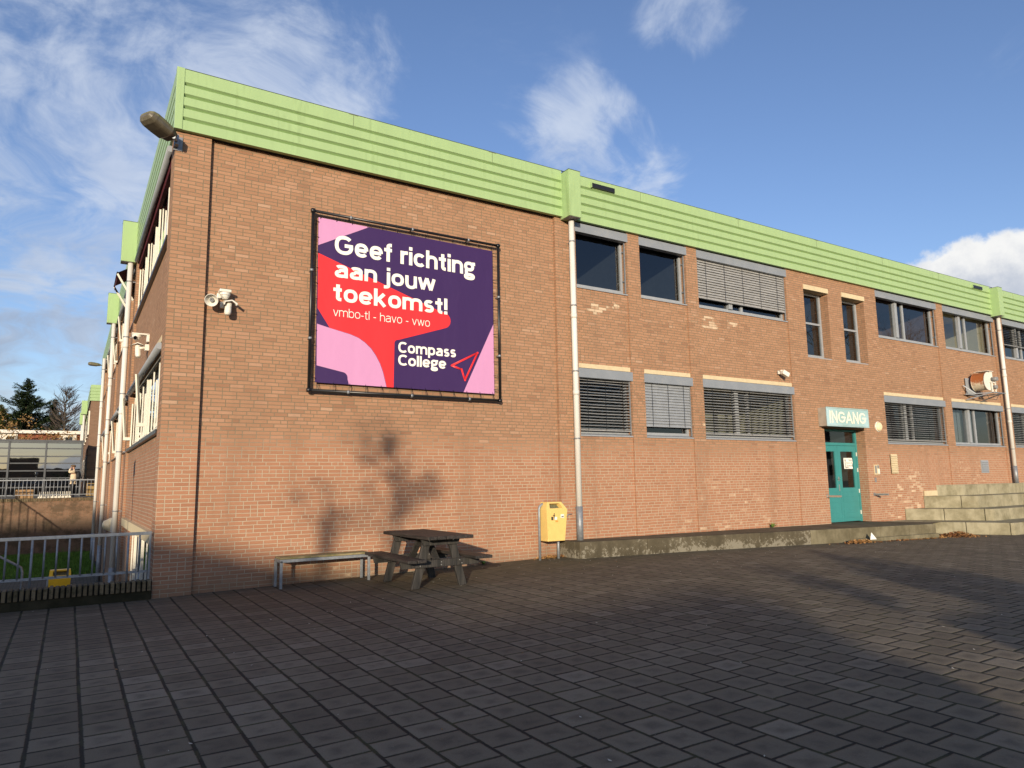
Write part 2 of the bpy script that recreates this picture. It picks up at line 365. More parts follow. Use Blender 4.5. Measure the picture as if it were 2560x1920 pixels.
# paving ----------------------------------------------------------------
def paving(name):
    t=NT(name); P=t.geo()['Position']; x,y,z=t.sep(P)
    wx=t.M('MULTIPLY',t.M('SUBTRACT',t.noise(P,.8,3),.5),.03); wy=t.M('MULTIPLY',t.M('SUBTRACT',t.noise(t.V('ADD',P,(7,3,1)),1.1,3),.5),.035)
    a=t.M('DIVIDE',t.M('ADD',t.M('SUBTRACT',x,.245),wx),.3); ca=t.M('FLOOR',a); fa=t.M('FRACT',a)
    offs=t.M('MULTIPLY',t.M('FRACT',t.M('MULTIPLY',ca,.5)),1.0)
    b=t.M('ADD',t.M('DIVIDE',t.M('ADD',y,wy),.268),t.M('ADD',offs,t.M('MULTIPLY',t.wn(ca,2.2),.10)))
    cb=t.M('FLOOR',b); fb=t.M('FRACT',b)
    ea=t.M('MINIMUM',fa,t.M('SUBTRACT',1,fa)); eb=t.M('MINIMUM',fb,t.M('SUBTRACT',1,fb))
    rg=t.M('MULTIPLY',t.M('SUBTRACT',t.noise(P,38,4,.7),.5),.05)
    jw=t.M('ADD',.016,t.M('MULTIPLY',t.noise(t.V('ADD',P,(3,9,2)),4.5,4,.7),.034))
    ja=t.M('SUBTRACT',1,t.sst(t.M('SUBTRACT',t.M('ADD',ea,rg),jw),-.006,.022))
    jb=t.M('SUBTRACT',1,t.sst(t.M('SUBTRACT',t.M('ADD',eb,rg),t.M('MULTIPLY',jw,1.05)),-.006,.020))
    jn=t.M('MAXIMUM',ja,jb)
    h1=t.wn(ca,cb,1.1); h2=t.wn(ca,cb,6.1)
    base=t.ramp(h1,[(0,(.128,.102,.069)),(.3,(.158,.127,.087)),(.7,(.182,.148,.102)),(.96,(.212,.173,.122)),(1,(.24,.20,.145))])
    # worn pale rim, dark damp heart
    e=t.M('MINIMUM',ea,eb)
    blot=t.noise(t.V('ADD',P,t.comb(t.M('MULTIPLY',h2,9),t.M('MULTIPLY',h1,9),0.0)),6,4,.6)
    heart=t.M('MULTIPLY',t.sst(e,.12,.42),t.sst(blot,.35,.6))
    c=t.mix(t.M('MULTIPLY',heart,.9),base,t.mix(.62,base,(.050,.042,.033)))
    sp=t.noise(P,170,3,.7); c=t.mix(t.M('MULTIPLY',t.sst(sp,.5,.72),.4),c,(.25,.225,.19)); c=t.mix(t.M('MULTIPLY',t.sst(t.noise(P,95,4,.75),.5,.7),.45),c,(.060,.053,.046))
    big=t.noise(P,.35,5,.6); c=t.mix(t.M('MULTIPLY',t.sst(big,.42,.68),.42),c,t.mix(.5,c,(.20,.17,.12)))
    wear=t.noise(P,2.4,6,.7); dampw=t.M('MULTIPLY',t.sst(t.M('ADD',y,t.M('MULTIPLY',t.M('SUBTRACT',big,.5),5)),-5.0,-1.0),t.M('SUBTRACT',1,t.sst(x,6.0,10.0))); c=t.mix(t.M('MULTIPLY',dampw,.42),c,(.055,.042,.030)); c=t.mix(t.M('MULTIPLY',t.sst(wear,.55,.75),.25),c,(.20,.18,.15))
    # moss and soil film beside the wall
    nearw=t.sst(t.M('ADD',y,t.M('MULTIPLY',t.M('SUBTRACT',wear,.5),2.2)),-2.6,-.5)
    mk=t.M('MULTIPLY',nearw,t.sst(x,1.8,4.0))
    c=t.mix(t.M('MULTIPLY',mk,.72),c,t.mix(t.sst(t.noise(P,5,5,.7),.4,.65),(.080,.070,.036),(.125,.105,.062)))
    jcol=t.mix(t.sst(t.noise(P,3.0,4),.45,.65),(.012,.012,.010),(.035,.038,.015))
    c=t.mix(t.M('MULTIPLY',jn,t.M('SUBTRACT',.95,t.M('MULTIPLY',mk,.55))),c,jcol)
    vo=t.n('ShaderNodeTexVoronoi'); t.set(vo.inputs['Vector'],P); vo.inputs['Scale'].default_value=2.1
    gum=t.M('MULTIPLY',t.M('LESS_THAN',vo.outputs['Distance'],t.M('MULTIPLY',t.sep(vo.outputs['Color'])[0],.05)),t.M('GREATER_THAN',t.sep(vo.outputs['Color'])[1],.45)); c=t.mix(t.M('MULTIPLY',gum,.55),c,(.27,.25,.21))
    grit=t.sst(t.noise(P,60,2,.5),.745,.765); c=t.mix(t.M('MULTIPLY',grit,.6),c,(.35,.33,.29))
    tilt=t.M('ADD',t.M('MULTIPLY',t.M('SUBTRACT',h2,.5),t.M('MULTIPLY',fb,.35)),t.M('MULTIPLY',h1,.15))
    dome=t.M('MULTIPLY',t.sst(e,0.0,.12),.5)
    hh=t.M('ADD',t.M('ADD',t.M('ADD',t.M('MULTIPLY',jn,-1.2),t.M('MULTIPLY',sp,.22)),dome),tilt)
    return t.bsdf(c,.86,.25,bump=hh,bs=.6,bd=.010)
M['paving']=paving('grey_paving_slabs')
M['terr']=paint('terrace_paving',(.16,.145,.12),.9,.15,3,.2,dirt=(.08,.07,.05))
M['far']=paint('far_ground',(.07,.075,.045),.95,.2,.3,.1)
t=NT('yard_paving'); P=t.geo()['Position']; n=t.noise(P,3,6,.7); br=t.n('ShaderNodeTexBrick'); t.set(br.inputs['Vector'],P)
br.inputs['Scale'].default_value=1; br.inputs['Brick Width'].default_value=.21; br.inputs['Row Height'].default_value=.105; br.inputs['Mortar Size'].default_value=.008
br.inputs['Color1'].default_value=(.13,.12,.10,1); br.inputs['Color2'].default_value=(.09,.085,.075,1); br.inputs['Mortar'].default_value=(.03,.03,.02,1)
M['yard']=t.bsdf(t.mix(t.M('MULTIPLY',t.sst(n,.4,.7),.5),br.outputs[0],(.05,.05,.03)),.9,.2)
t=NT('grass_soil'); P=t.geo()['Position']; n=t.noise(P,4,6,.7); M['soil']=t.bsdf(t.mix(n,(.030,.055,.012),(.07,.11,.02)),.95,.1)
t=NT('grass_blades'); P=t.geo()['Position']; n=t.noise(P,2.5,5,.7); M['grass']=t.bsdf(t.mix(t.sst(n,.3,.7),(.05,.12,.015),(.13,.24,.035)),.7,.2)
# wood ------------------------------------------------------------------
def wood(name,a,b,axis='y',sc=1,moss=None):
    t=NT(name); P=t.geo()['Position']
    s={'x':(1.2,22,22),'y':(22,1.2,22),'z':(22,22,1.2)}[axis]
    g=t.noise(t.V('MULTIPLY',P,s),1.6*sc,6,.7); n=t.noise(P,2.5,4,.6)
    c=t.mix(t.sst(g,.35,.65),a,b); c=t.mix(t.M('MULTIPLY',t.sst(n,.4,.7),.35),c,a)
    if moss: c=t.mix(t.M('MULTIPLY',t.sst(t.noise(P,6,5,.7),.48,.62),.6),c,moss)
    return t.bsdf(c,.62,.35,bump=g,bs=.4,bd=.004)
M['darkwood']=wood('dark_recycled_planks',(.016,.015,.014),(.050,.042,.037),'y')
M['darkleg']=wood('dark_recycled_posts',(.018,.018,.017),(.055,.050,.045),'z')
M['benchwood']=wood('weathered_bench_wood',(.14,.115,.055),(.30,.25,.13),'x',moss=(.10,.10,.03))
# glass -----------------------------------------------------------------
def glass(name,tint,ior=1.5,boost=0.0):
    t=NT(name); f=t.n('ShaderNodeFresnel'); f.inputs[0].default_value=ior
    gl=t.n('ShaderNodeBsdfGlossy'); gl.inputs['Roughness'].default_value=.015; gl.inputs['Color'].default_value=(.95,.97,1,1)
    tr=t.n('ShaderNodeBsdfTransparent'); tr.inputs[0].default_value=(*tint,1)
    nz=t.noise(t.geo()['Position'],.9,2); bp=t.n('ShaderNodeBump'); bp.inputs['Strength'].default_value=.06; bp.inputs['Distance'].default_value=.02
    t.set(bp.inputs['Height'],nz); t.t.links.new(bp.outputs[0],gl.inputs['Normal'])
    mx=t.n('ShaderNodeMixShader'); t.set(mx.inputs[0],t.M('ADD',f.outputs[0],boost,clamp=True))
    t.t.links.new(tr.outputs[0],mx.inputs[1]); t.t.links.new(gl.outputs[0],mx.inputs[2]); t.t.links.new(mx.outputs[0],t.out.inputs[0])
    return t.m
M['glass']=glass('window_glass',(.62,.68,.70),1.55,.035)
M['glassmirror']=glass('reflective_glass',(.10,.12,.13),1.6,.26)
M['roombrown']=paint('interior_brown',(.16,.10,.085),.9)
M['room']=paint('interior_dark',(.045,.05,.06),.9)  # dark paint stands in for the dimness of rooms behind glass
M['roomcream']=paint('interior_cream',(.55,.48,.33),.9,.04)
M['lampglass']=paint('dirty_lamp_bowl',(.145,.125,.085),.35,.25,9,.5,dirt=(.06,.05,.03),dirtamt=.7)
M['lamptop']=paint('mossy_lamp_cover',(.17,.16,.09),.9,.35,28,.2,dirt=(.05,.05,.03),dirtamt=.9)
M['lampbul']=paint('bulkhead_lens',(.78,.66,.42),.35,.05,6,.4)
# vegetation
def leafmat(name,a,b):
    t=NT(name); P=t.geo()['Position']; n=t.noise(P,1.3,4,.6); n2=t.noise(P,14,2)
    return t.bsdf(t.mix(t.sst(t.M('ADD',t.M('MULTIPLY',n,.6),t.M('MULTIPLY',n2,.4)),.35,.65),a,b),.75,.2)
M['spruce']=leafmat('spruce_needles',(.014,.026,.012),(.040,.062,.024))
M['hedge']=leafmat('hedge_leaves',(.045,.06,.018),(.10,.11,.03))
M['brownleaf']=leafmat('dry_brown_leaves',(.16,.085,.03),(.30,.19,.075))
M['bark']=paint('grey_bark',(.10,.085,.062),.95,.3,9,.1)
M['twig']=paint('bare_twigs',(.10,.08,.065),.95,.2,9,.1)
M['litter']=leafmat('fallen_leaves',(.15,.055,.025),(.42,.24,.09))
M['weed']=leafmat('weed_leaves',(.09,.17,.03),(.17,.28,.06))

# ------------------------------------------------------------------ ground
def zg(x):
    P=[(-1e9,0),(0,0),(7.5,.105),(10,.10),(19,0),(1e9,0)]
    for (a,b),(c,d) in zip(P,P[1:]):
        if x<=c: return b+(d-b)*(x-a)/(c-a) if c-a<1e8 else (b if c>1e8 else d)
    return 0
mb=MB(); xs=[-90,-12,-.012]+[i*.5 for i in range(0,40)]+[20,28,40,120]; xs=sorted(set(xs))
for a,b in zip(xs,xs[1:]):
    yt=.4 if a>=-.012 else -.06
    mb.face([(a,-80,zg(a)),(b,-80,zg(b)),(b,yt,zg(b)),(a,yt,zg(a))])
mb.build('plaza_paving',M['paving'],kind='structure',closed=False)
mb=MB(); mb.face([(-600,-600,-1.7),(600,-600,-1.7),(600,900,-1.7),(-600,900,-1.7)]); mb.build('ground',M['far'],kind='structure',closed=False)
mb=MB(); mb.face([(-40,.1,-1.4),(0.3,.1,-1.4),(0.3,28.6,-1.4),(-40,28.6,-1.4)]); mb.build('yard_paving',M['yard'],kind='structure',closed=False)
mb=MB(); mb.face([(-40,28.6,1.18),(.3,28.6,1.18),(.3,46,1.18),(-40,46,1.18)]); mb.build('terrace_paving',M['terr'],kind='structure',closed=False)
# grass with blades
mb=MB(); mb.face([(-40,17.9,-1.385),(-.05,17.9,-1.385),(-.05,28.45,-1.385),(-40,28.45,-1.385)],0)
for i in range(26000):
    x=-6.2+6.1*random.random(); y=17.9+10.5*random.random(); hgt=random.uniform(.04,.13)
    if random.random()<.04 and x>-1.4: hgt*=3
    a=random.uniform(0,6.28); w=.012; dx,dy=math.cos(a)*w,math.sin(a)*w; lx,ly=random.uniform(-.05,.05),random.uniform(-.05,.05)
    mb.face([(x-dx,y-dy,-1.385),(x+dx,y+dy,-1.385),(x+lx,y+ly,-1.385+hgt)],1)
mb.build('grass',[M['soil'],M['grass']],kind='stuff',closed=False)['label']='mown green grass in the sunken yard below the railing'

# ------------------------------------------------------------------ SCHOOL BUILDING
B=thing('school_building',(0,0,0),'long two-storey orange brick school with green ribbed roof edge and two rows of windows','building')
TF=lambda u,d,z:(u,d,z)          # front facade: u=x, depth=+y
TL=lambda u,d,z:(d,u,z)          # left facade: u=y, depth=+x
def gridwall(mb,T,u0,u1,z0,z1,d,ops,rev=.3,ledges=True):
    """wall sheet at depth d with openings (ua,ub,za,zb,depth) and their reveals"""
    us=sorted({u0,u1,*[o[0] for o in ops],*[o[1] for o in ops]}); zs=sorted({z0,z1,*[o[2] for o in ops],*[o[3] for o in ops]})
    us=[u for u in us if u0<=u<=u1]; zs=[z for z in zs if z0<=z<=z1]
    for a,b in zip(us,us[1:]):
        for c,e in zip(zs,zs[1:]):
            m=((a+b)/2,(c+e)/2)
            if any(o[0]<m[0]<o[1] and o[2]<m[1]<o[3] for o in ops): continue
            mb.face([T(a,d,c),T(b,d,c),T(b,d,e),T(a,d,e)])
    for o in ops:
        a,b,c,e=o[:4]; r=d+(o[4] if len(o)>4 else rev)
        mb.face([T(a,d,c),T(a,r,c),T(a,r,e),T(a,d,e)]); mb.face([T(b,d,c),T(b,r,c),T(b,r,e),T(b,d,e)])
        mb.face([T(a,d,c),T(b,d,c),T(b,r,c),T(a,r,c)]); mb.face([T(a,d,e),T(b,d,e),T(b,r,e),T(a,r,e)])
def ret(mb,T,u,d0,d1,z0,z1): mb.face([T(u,d0,z0),T(u,d1,z0),T(u,d1,z1),T(u,d0,z1)])
ZT=7.30; ZB=-1.45
wall=MB()
# front: corner pier, big panel, pilaster
gridwall(wall,TF,0,.534,ZB,ZT,0,[]); ret(wall,TF,.534,0,.08,ZB,ZT)
gridwall(wall,TF,.534,7.45,ZB,ZT,.08,[]); ret(wall,TF,7.45,0,.08,ZB,ZT)
gridwall(wall,TF,7.45,8.0,ZB,ZT,0,[])
UZ=(5.80,7.28); LZ=(2.56,4.03)
WIN=[]   # (u0,u1)
def bay(T,u0,u1,last,up=UZ,lo=LZ):
    ret(wall,T,u0,0,.04,ZB,ZT); ret(wall,T,u1,0,.04,ZB,ZT)
    gridwall(wall,T,u0,u1,ZB,ZT,.04,[(u0+.001,u1-.001,up[0],up[1],.30),(u0+.001,u1-.001,lo[0],lo[1],.30)])
front_bays=[(8.0,9.48),(9.87,11.38),(11.77,15.20)]
bs=front_bays+[(19.48,22.95),(23.40,26.85)]
for a,b in bs: bay(TF,a,b,0)
gridwall(wall,TF,9.48,9.87,ZB,ZT,0,[]); gridwall(wall,TF,11.38,11.77,ZB,ZT,0,[])
DOOR=(16.42,18.32,.345,2.97)
gridwall(wall,TF,15.20,19.48,ZB,ZT,0,[(15.95,17.05,4.90,6.84,.42),(17.72,18.83,4.90,6.84,.42),(*DOOR,.42)])
gridwall(wall,TF,22.95,23.40,ZB,ZT,0,[]); gridwall(wall,TF,26.85,27.55,ZB,ZT,0,[])
fb2=[(27.55,31.0),(31.4,34.9),(35.3,38.8)]
for a,b in fb2: bay(TF,a,b,0)
gridwall(wall,TF,31.0,31.4,ZB,ZT,0,[]); gridwall(wall,TF,34.9,35.3,ZB,ZT,0,[]); gridwall(wall,TF,38.8,46,ZB,ZT,0,[])
# left facade
gridwall(wall,TL,0,.49,ZB,ZT,0,[])
LU=(5.68,7.28); LL=(2.50,3.93); LB=(-1.05,.74)
ret(wall,TL,.49,0,.05,ZB,ZT); ret(wall,TL,7.45,0,.05,ZB,ZT)
gridwall(wall,TL,.49,7.45,ZB,ZT,.05,[(.55,7.40,*LU,.3),(.55,7.40,*LL,.3),(.70,5.79,*LB,.3)])
gridwall(wall,TL,7.45,7.98,ZB,ZT,0,[])
lbays=[(7.98,9.5),(9.88,11.4),(11.78,15.15)]
def bayL(u0,u1):
    ret(wall,TL,u0,0,.05,ZB,ZT); ret(wall,TL,u1,0,.05,ZB,ZT)
    gridwall(wall,TL,u0,u1,ZB,ZT,.05,[(u0+.001,u1-.001,*UZ,.3),(u0+.001,u1-.001,LL[0],LL[1],.3)])
pr=7.98
for a,b in lbays+[(15.75,19.2),(19.6,23.0),(23.4,26.9)]:
    if a>pr: gridwall(wall,TL,pr,a,ZB,ZT,0,[])
    bayL(a,b); pr=b
gridwall(wall,TL,pr,30,ZB,ZT,0,[])
wall.face([(0,30,ZB),(46,30,ZB),(46,30,ZT),(0,30,ZT)]); wall.face([(46,0,ZB),(46,30,ZB),(46,30,ZT),(46,0,ZT)])
wall.build('wall',M['brick'],B,closed=False)
# roof deck + soffit
mb=MB(); mb.box(.35,46,.35,30,7.31,7.345); mb.box(.02,46,.02,30,8.22,8.26); mb.build('roof',M['tarmoss'],B)
mb=MB(); mb.face([(-.02,-.055,7.302),(46,-.055,7.302),(46,.34,7.302),(-.02,.34,7.302)]); mb.face([(-.035,.34,7.302),(.34,.34,7.302),(.34,30,7.302),(-.035,30,7.302)])
mb.build('soffit',M['black'],B,closed=False)
# ribbed fascia: profile (outward offset, z)
prof=[(.075,8.345),(.085,8.340)]
zf=8.385
for i in range(5):
    zt=8.122-.1985*i
    prof+=[(.085,zt),(.030,zt-.036),(.029,zt-.044),(.085,zt-.062)]
prof=[p for p in prof if p[1]>7.315]+[(.085,7.30),(.0,7.30)]
def fascia(T,u0,u1):
    mb=MB()
    for (o1,z1),(o2,z2) in zip(prof,prof[1:]): mb.face([T(u0,-o1,z1),T(u1,-o1,z1),T(u1,-o2,z2),T(u0,-o2,z2)])
    mb.face([T(u0,-.075,8.345),T(u1,-.075,8.345),T(u1,.22,8.345),T(u0,.22,8.345)])
    mb.face([T(u0,.22,8.345),T(u1,.22,8.345),T(u1,.22,8.2),T(u0,.22,8.2)])
    return mb
for a,b in ((.035,7.60),(7.915,26.70),(27.015,46)): fascia(TF,a,b).build('fascia',M['green'],B,closed=False)
TL2=lambda u,d,z:(d+.05,u,z)
for a,b in ((.0,7.64),(7.955,15.42),(15.735,30)): fascia(TL2,a,b).build('fascia',M['green'],B,closed=False)
mb=MB(); mb.box(-.042,.075,-.095,.03,7.298,8.352); mb.build('corner_trim',M['green'],B,bevel=.004)
# seams and thin dark edge line
mb=MB()
for x in (2.9,5.85,9.9,13.3,16.6,19.9,23.2,28.5): mb.box(x,x+.006,-.088,-.07,8.125,8.348)
for x in (2.9,5.85,13.3,16.6,19.9,23.2): mb.box(x-.08,x+.09,-.09,-.0865,8.33,8.35)
build_each(mb,'fascia_seam',M['green_top'],B)
mb=MB(); mb.box(.08,46,-.082,-.045,8.350,8.354); mb.box(-.032,.0,.1,30,8.350,8.354); build_each(mb,'roof_edge',M['green_top'],B)
# hopper boxes + drainpipes
def hopper(T,u):
    mb=MB(); mb.box(u,u+.315,-.355,-.02,7.24,8.28,T=T); o=mb.build('hopper_box',M['green'],B,bevel=.006)
    m2=MB(); m2.box(u-.004,u+.319,-.359,-.0,8.282,8.290,T=T); m2.build('lid',M['green_top'],o)
    m3=MB(); m3.box(u+.02,u+.295,-.34,-.09,7.233,7.238,T=T); m3.build('underside',M['greyp'],o)
for T,u in ((TF,7.60),(TF,26.70),(TL,7.64),(TL,15.42)): hopper(T,u)
def drain(T,u,zb,r=.062,cuts=(5.1,3.9,),gz=1.05):
    pts=[T(u,-.135,7.235),T(u,-.135,zb+gz)]
    mb=MB().tube(pts,r,16); o=mb.build('drainpipe',M['pipe'],B)
    g=MB().tube([T(u,-.135,zb+gz+.1),T(u,-.135,zb)],r+.008,16); g.build('steel_shoe',M['galv'],o)
    br=MB()
    z=6.75
    while z>zb+gz:
        br.tube([T(u,-.135,z+.014),T(u,-.135,z-.014)],r+.006,16); br.box(u-.008,u+.008,-.08,.02,z-.01,z+.01,T=T); z-=1.42
    build_each(br,'bracket',M['galv'],o)
    cl=MB()
    for zc in (5.1,3.45): cl.tube([T(u,-.135,zc+.05),T(u,-.135,zc-.05)],r+.007,16)
    build_each(cl,'joint_collar',M['pipe'],o)
drain(TF,7.80,.38,gz=.62); drain(TF,26.98,1.30,gz=.5); drain(TL,7.75,-1.4); drain(TL,15.5,-1.4); drain(TL,23.2,-1.4)

# ---- windows
def window(T,u0,u1,z0,z1,mull=(),pd=.04,blind=None,box=True,lint=False,room='room',d=.16,frame='alu',boxz=.21,trans=None,sill=True,fw=.06,guides=True,curt=False):
    f=MB(); a,b=u0+.01,u1-.01; e=z0+.07
    f.box(a,b,d,d+.07,e,e+fw,T=T); f.box(a,b,d,d+.07,z1-fw,z1-.004,T=T)
    f.box(a,a+fw,d,d+.07,e+fw,z1-fw,T=T); f.box(b-fw,b,d,d+.07,e+fw,z1-fw,T=T)
    for (mu,mw,mo) in mull: f.box(mu,mu+mw,d-mo,d+.066,e+fw,z1-fw,T=T)
    if trans: 
        for tz in trans: f.box(a+fw,b-fw,d+.003,d+.066,tz-.03,tz+.03,T=T)
    w=f.build('window',M[frame],B,bevel=.004)
    p=MB(); p.face([T(a+.02,d+pd,e+.02),T(b-.02,d+pd,e+.02),T(b-.02,d+pd,z1-.02),T(a+.02,d+pd,z1-.02)]); p.build('pane',M['glass'],w,closed=False)
    q=MB(); dd=d+1.7; x0,x1,y0,y1=u0-.02,u1+.02,z0-.05,z1+.02
    if T is TL: dd=d+.9
    for fc in ([(x0,d+.075,y0),(x0,dd,y0),(x0,dd,y1),(x0,d+.075,y1)],[(x1,d+.075,y0),(x1,dd,y0),(x1,dd,y1),(x1,d+.075,y1)],[(x0,dd,y0),(x1,dd,y0),(x1,dd,y1),(x0,dd,y1)],[(x0,d+.075,y0),(x1,d+.075,y0),(x1,dd,y0),(x0,dd,y0)],[(x0,d+.075,y1),(x1,d+.075,y1),(x1,dd,y1),(x0,dd,y1)]):
        q.face([T(*p_) for p_ in fc])
    q.build('interior',M[room],w,closed=False)
    if curt:
        k=MB(); n=0; u=u0+.1
        while u<u0+curt: k.box(u,u+.11,d+.25+.02*(n%2),d+.262+.02*(n%2),z0+.1,z1-.12,T=T); u+=.125; n+=1
        k.build('vertical_blind',M['slat2'],w)
    if sill:
        s=MB(); s.prism([(.010,z0+.0),(.010,z0+.028),(d+.002,z0+.072),(d+.002,z0)],lambda p,q_,t:T(t,p,q_),u0+.004,u1-.004); s.build('sill',M['alu'] if frame=='alu' else M['dark'],w)
    if guides:
        s=MB()
        for u in (u0+.012,u1-.034): s.box(u,u+.022,.05,.075,z0+.06,z1-.05,T=T)
        build_each(s,'guide_rail',M['galv'],w); s=MB()
        for u in (u0+.012,u1-.034):
            for zz in (z0+.35,z0+1.05): s.box(u,u+.012,.075,d+.01,zz-.01,zz+.01,T=T)
        build_each(s,'rail_clip',M['galv'],w)
    zb=z1
    if box:
        s=MB(); s.box(u0-.012,u1+.03,-.012,.125,z1-boxz,z1-.012,T=T); s.box(u0+(u1-u0)*.42,u0+(u1-u0)*.42+.004,-.0135,-.011,z1-boxz,z1-.012,T=T)
        s.build('blind_box',M['blindbox'],w,bevel=.003); zb=z1-boxz
    if blind:
        mode,zend,ang=blind; s=MB(); z=zb-.035; i=0; ca,sa=math.cos(R(ang)),math.sin(R(ang)); hw=.037
        while z>zend:
            sg=random.uniform(-.010,.010) if mode=='open' else random.uniform(-.003,.003)
            A=ang+random.uniform(-3,3); ca,sa=math.cos(R(A)),math.sin(R(A))
            n=6
            for k in range(n):
                ua=u0+.03+(u1-u0-.06)*k/n; ub=u0+.03+(u1-u0-.06)*(k+1)/n
                za=z+sg*math.sin(math.pi*k/n); zb_=z+sg*math.sin(math.pi*(k+1)/n)
                # curved slat: outer edge low
                for (t0,t1,c0,c1) in ((-1,0,0,.006),(0,1,.006,0)):
                    pts=[]
                    for (uu,zz) in ((ua,za),(ub,zb_)):
                        pass
                    P0=lambda uu,zz,t,c:T(uu,.075+hw*t*ca-c*sa,zz+hw*t*sa+c*ca)
                    s.face([P0(ua,za,t0,c0),P0(ub,zb_,t0,c0),P0(ub,zb_,t1,c1),P0(ua,za,t1,c1)],0,False)
            z-=.066; i+=1
        s.box(u0+.03,u1-.03,.045,.105,z+.02,z+.04,T=T)
        nc=3 if u1-u0<2 else 5
        for k in range(nc):
            uu=u0+(u1-u0)*(k+.5)/nc
            s.box(uu-.004,uu+.004,.034,.037,z+.03,zb-.01,T=T,mi=1)
        s.build('venetian_blind',[M['slat'] if mode!='pale' else M['slat2'],M['dark']],w,closed=False)
    if lint:
        s=MB(); s.box(u0+.002,u1-.002,.028,.25,z1+.002,z1+.10,T=T); s.build('lintel',M['cream'],w,bevel=.004)
    return w
UM=lambda a:((a+1.22,.13,.05),(a+1.72,.08,.0))
# upper row
window(TF,8.0,9.48,*UZ,room='room'); window(TF,9.87,11.38,*UZ)
window(TF,11.77,15.20,*UZ,mull=UM(11.77),blind=('closed',6.05,62))
window(TF,19.48,22.95,*UZ,mull=UM(19.48),room='roombrown'); window(TF,23.40,26.85,*UZ,mull=UM(23.40),room='roomcream')
window(TF,27.55,31.0,*UZ,mull=UM(27.55),blind=('open',6.35,15))
# lower row
window(TF,8.0,9.48,*LZ,lint=True,blind=('open',2.70,22)); window(TF,9.87,11.38,*LZ,lint=True,blind=('pale',2.82,64))
window(TF,11.77,15.20,*LZ,mull=UM(11.77),lint=True,blind=('open',2.70,24),room='roomcream')
window(TF,19.48,22.95,*LZ,mull=UM(19.48),lint=True,blind=('open',2.70,16),room='room',)
window(TF,23.40,26.85,*LZ,mull=UM(23.40),lint=True,room='room',curt=2.1)
window(TF,27.55,31.0,*LZ,mull=UM(27.55),lint=True,blind=('open',2.70,16))
for a,b in fb2[1:]:
    window(TF,a,b,*UZ,mull=UM(a)); window(TF,a,b,*LZ,mull=UM(a),lint=True)
# narrow stair windows
for a,b in ((15.95,17.05),(17.72,18.83)):
    w=window(TF,a,b,4.90,6.84,box=False,d=.24,trans=(5.95,),guides=False,fw=.07)
    s=MB(); s.box(a-.006,b+.012,-.03,.24,6.83,6.965); s.build('lintel',M['cream'],w,bevel=.005)
# left facade windows
def lwin(u0,u1,z0,z1,step,**k):
    mu=[]; u=u0+step
    k_=0
    while u<u1-.3: mu.append((u,.09,.014 if k_%2==0 else .0)); u+=step; k_+=1
    return window(TL,u0,u1,z0,z1,mull=mu,pd=.010,frame='whiteframe',box=False,guides=False,d=.11,fw=.09,**k)
for wz,ln in ((LU,False),(LL,True)):
    w=lwin(.55,7.40,*wz,1.14)
    s=MB(); 
    for u in (.60,2.85,5.15,7.33): s.box(u,u+.05,.055,.085,wz[0]+.07,wz[1]-.30,T=TL)
    build_each(s,'guide_rail',M['whiteframe'],w)
    s=MB(); s.box(.5,7.43,-.02,.13,wz[0]-.035,wz[0]+.028,T=TL); s.build('sill_board',M['dark'],w)
    s=MB(); s.tube([TL(.55,-.02,wz[1]-.06),TL(7.4,-.02,wz[1]-.06)],.055,12); s.build('awning_case',M['alu'],w)
    if ln: s=MB(); s.box(.49,7.45,-.005,.2,3.932,4.03,T=TL); s.build('lintel',M['cream'],w)
    else: s=MB(); s.box(.55,7.4,.03,.10,wz[1]-.26,wz[1]-.02,T=TL); s.build('awning_fabric',M['maroon'],w)
w=lwin(.72,5.77,*LB,.84)
s=MB(); s.box(.60,7.38,-.02,.2,.745,.92,T=TL); s.build('lintel',M['cream'],w)
for a,b in lbays+[(15.75,19.2),(19.6,23.0),(23.4,26.9)]:
    for wz,ln in ((UZ,0),(LL,1)):
        w=lwin(a,b,*wz,1.0)
        s=MB(); s.tube([TL(a,-.02,wz[1]-.06),TL(b,-.02,wz[1]-.06)],.055,10); s.build('awning_case',M['alu'],w)
        if ln: s=MB(); s.box(a,b,-.005,.2,3.932,4.03,T=TL); s.build('lintel',M['cream'],w)
# door
dm=MB(); a,b,z0,z1=DOOR; y=.27
dm.box(a,a+.07,y,y+.08,z0,z1-.01); dm.box(b-.07,b,y,y+.08,z0,z1-.01); dm.box(a+.07,b-.07,y,y+.08,z1-.07,z1-.012); dm.box(a+.07,b-.07,y-.01,y+.08,2.50,2.58)
dr=dm.build('door_frame',M['teal'],B,bevel=.004)
p=MB(); p.face([(a+.06,y+.045,2.57),(b-.06,y+.045,2.57),(b-.06,y+.045,z1-.06),(a+.06,y+.045,z1-.06)]); p.build('transom_pane',M['glass'],dr,closed=False)
q=MB(); q.face([(a,y+.9,z0),(b,y+.9,z0),(b,y+.9,z1),(a,y+.9,z1)]); q.face([(a,y+.085,z0),(a,y+.9,z0),(a,y+.9,z1),(a,y+.085,z1)]); q.face([(b,y+.085,z0),(b,y+.9,z0),(b,y+.9,z1),(b,y+.085,z1)]); q.face([(a,y+.085,z0+.01),(b,y+.085,z0+.01),(b,y+.9,z0+.01),(a,y+.9,z0+.01)]); q.face([(a,y+.085,z1),(b,y+.085,z1),(b,y+.9,z1),(a,y+.9,z1)])
q.build('interior',M['room'],dr,closed=False)
cm=(a+b)/2
